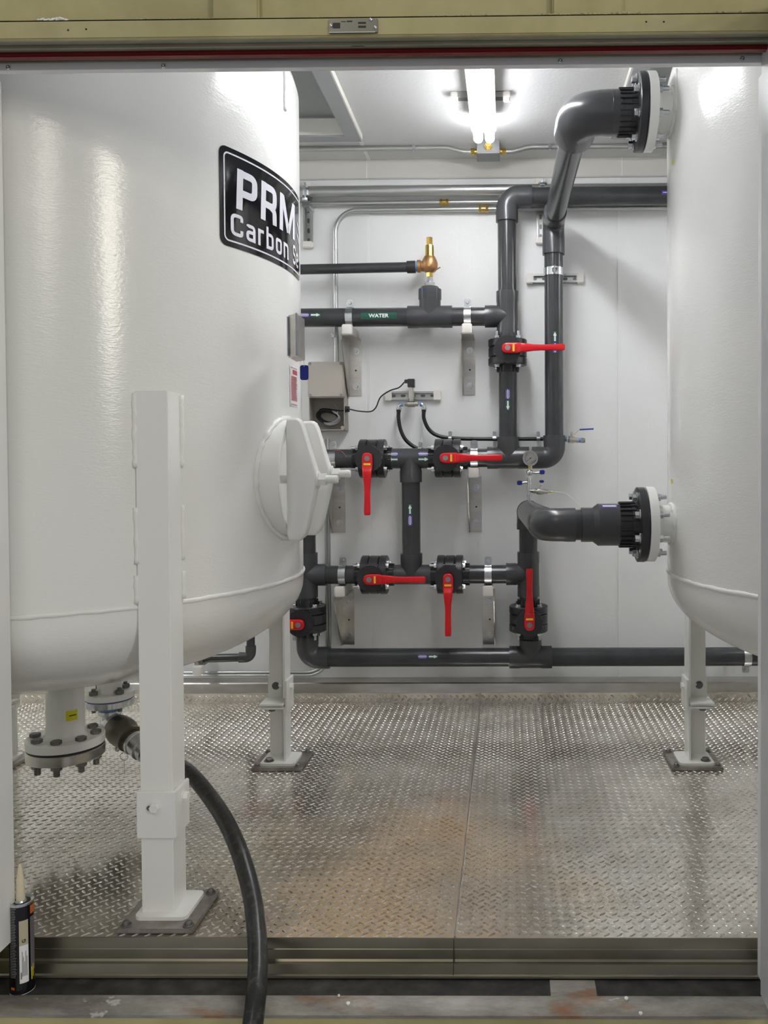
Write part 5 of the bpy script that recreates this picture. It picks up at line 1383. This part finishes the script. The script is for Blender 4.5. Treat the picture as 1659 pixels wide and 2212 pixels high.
m = MB(); m.cyl((d0.x, YD, d0.z - .072), (d0.x, YD, d0.z - .058), .040, 28, .002); m.tube([V((d0.x, YD, d0.z - .065)), V((d0.x, YD, d0.z - .085)), e0, e0 + ed * .022, e0 + ed * .045], [.034, .034, .036, .036, .036], 28); m.build('elbow', zinc, t)
cpl = principled('dull_coupling', (.16, .145, .115), .38, .9)
m = MB(); m.lathe(e0 + ed * .035, ed, [(0, .034), (.004, .044), (.030, .050), (.055, .050), (.070, .042), (.082, .042), (.084, .046), (.098, .046), (.10, .038), (.13, .037)], 32); m.build('coupling', cpl, t)
m = MB(); m.lathe(e0 + ed * .155, ed, [(0, .036), (.0, .040), (.01, .0405), (.012, .037), (.04, .036), (.042, .039), (.05, .039), (.052, .034), (.08, .034)], 32); m.build('hose_shank', zinc, t)
q = e0 + ed * .09 + V((-.004, -.012, -.050))
m = MB(); m.sphere(q + V((-.014, 0, .0)), .009); m.box(q + V((-.006, 0, .006)), (.014, .014, .018), None, .003); m.build('cam_lever', stainless, t)
m = MB(); m.torus(q + V((.010, -.004, -.024)), (0, 1, .1), .0135, .0013, 28, 8); m.tube([q + V((.01, -.004, -.038)), q + V((.012, -.004, -.088))], .0008, 6); m.build('pull_ring', zinc, t)
h0 = e0 + ed * .20
hp = [h0, h0 + ed * .10, at(400, 1662, 2.55), at(468, 1742, 2.36), at(512, 1826, 2.20), at(541, 1920, 2.085), at(553, 2000, 1.985), at(557, 2075, 1.905), at(553, 2150, 1.835), at(545, 2222, 1.785), at(530, 2330, 1.73), at(517, 2460, 1.69)]
m = MB(); m.tube(smooth_pts(hp, 10), .0228, 24); tag(m.build('drain_hose', hose_m), 'thick black rubber hose curving from behind the near tank leg down over the sill', 'hose')

# ------------------------------------------------------------------ sealant cartridge on the sill
CXc, CYc = at(47, 2040, YS1 + .022).x, YS1 + .022; cr = .0262; cz = SZ; ch = at(47, 1946, YS1 + .022).z - SZ
t = thing('sealant_cartridge', (CXc, CYc, cz), 'black sealant cartridge with a cream nozzle standing on the sill at the left jamb', 'cartridge')
m = MB(); m.cyl((CXc, CYc, cz + .003), (CXc, CYc, cz + ch), cr, 48); body = m.build('cartridge_tube', decal_black, t)
m = MB(); m.lathe((CXc, CYc, cz + ch), Zv, [(-.003, cr + .001), (.002, cr + .0015), (.003, cr), (.002, cr - .003), (-.004, .014), (.004, .011), (.004, .0001)], 40); m.build('metal_rim', zinc, t)
m = MB(); m.lathe((CXc, CYc, cz), Zv, [(0, cr - .001), (.001, cr + .0008), (.003, cr + .0008), (.004, cr)], 40); m.build('metal_rim', zinc, t)
m = MB(); m.lathe((CXc - .001, CYc, cz + ch), Zv, [(0, .0100), (.045, .0085), (.052, .0083), (.082, .0042), (.088, .0032)], 20); m.build('nozzle', nozzle_cream, t)
def cpatch(a0, a1, z0, z1, mat, parent, lift=.0004, name='label'):
    m = MB(); K = 8; vs_ = []
    for i in range(K + 1):
        a = a0 + (a1 - a0) * i / K
        for z in (z0, z1): vs_.append(V((CXc + (cr + lift) * math.cos(a), CYc + (cr + lift) * math.sin(a), z)))
    m.add(vs_, [(2 * i, 2 * i + 1, 2 * i + 3, 2 * i + 2) for i in range(K)]); return m.build(name, mat, parent)
# directions: camera sees roughly azimuth -60 deg centre
az0 = math.atan2(-CYc, -CXc)
cpatch(az0 - .20, az0 + .52, cz + .030, cz + .142, sign_white, body, .0005)
cpatch(az0 - .20, az0 + .52, cz + .118, cz + .176, label_tan, body, .0006)
v_, f_ = fit_text('G', -.004, .004, -.004, .004, .03)
m = MB(); rot = lambda x, z: (-z, x)
m.add([V((CXc + (cr + .001) * math.cos(az0 + .16 + (-z) / cr), CYc + (cr + .001) * math.sin(az0 + .16 + (-z) / cr), cz + .128 + x)) for x, z in v_], f_); m.build('lettering', ink, body)
for i in range(30):
    pass
m = MB()
def addp(m, a0, a1, z0, z1, lift=.0009):
    vs_ = []
    for i in range(4):
        a = a0 + (a1 - a0) * i / 3
        for z in (z0, z1): vs_.append(V((CXc + (cr + lift) * math.cos(a), CYc + (cr + lift) * math.sin(a), z)))
    m.add(vs_, [(2 * i, 2 * i + 1, 2 * i + 3, 2 * i + 2) for i in range(3)])
for i in range(46):
    z = cz + .045 + i * .0038; addp(m, az0 - 1.05, az0 - .42 - random.uniform(0, .12), z, z + .0013)
m.build('fine_print', cable_grey, body)
m = MB()
for i in range(5): addp(m, az0 + .0 + i * .09, az0 + .045 + i * .09, cz + .046, cz + .104 - (i % 3) * .012)
addp(m, az0 - .12, az0 - .02, cz + .040, cz + .056)
m.build('label_print', grey_dot, body)
m = MB(); addp(m, az0 + .70, az0 + 1.25, cz + .05, cz + .178); m.build('side_panel', tube_side, body)
m = MB(); addp(m, az0 + .72, az0 + 1.25, cz + .185, cz + .205); m.build('orange_print', tube_orange, body)
m = MB(); addp(m, az0 - 1.0, az0 - .62, cz + .016, cz + .022); m.build('orange_print', tube_orange, body)
m = MB(); addp(m, az0 + .75, az0 + .86, cz + .03, cz + .060); addp(m, az0 + .95, az0 + 1.02, cz + .035, cz + .065); addp(m, az0 + .95, az0 + 1.05, cz + .208, cz + .216); m.build('yellow_print', yellow2, body)

for o in bpy.data.objects:
    if o.type == 'MESH' and o.parent is None and 'kind' not in o.keys() and 'label' not in o.keys(): print('UNLABELLED', o.name)
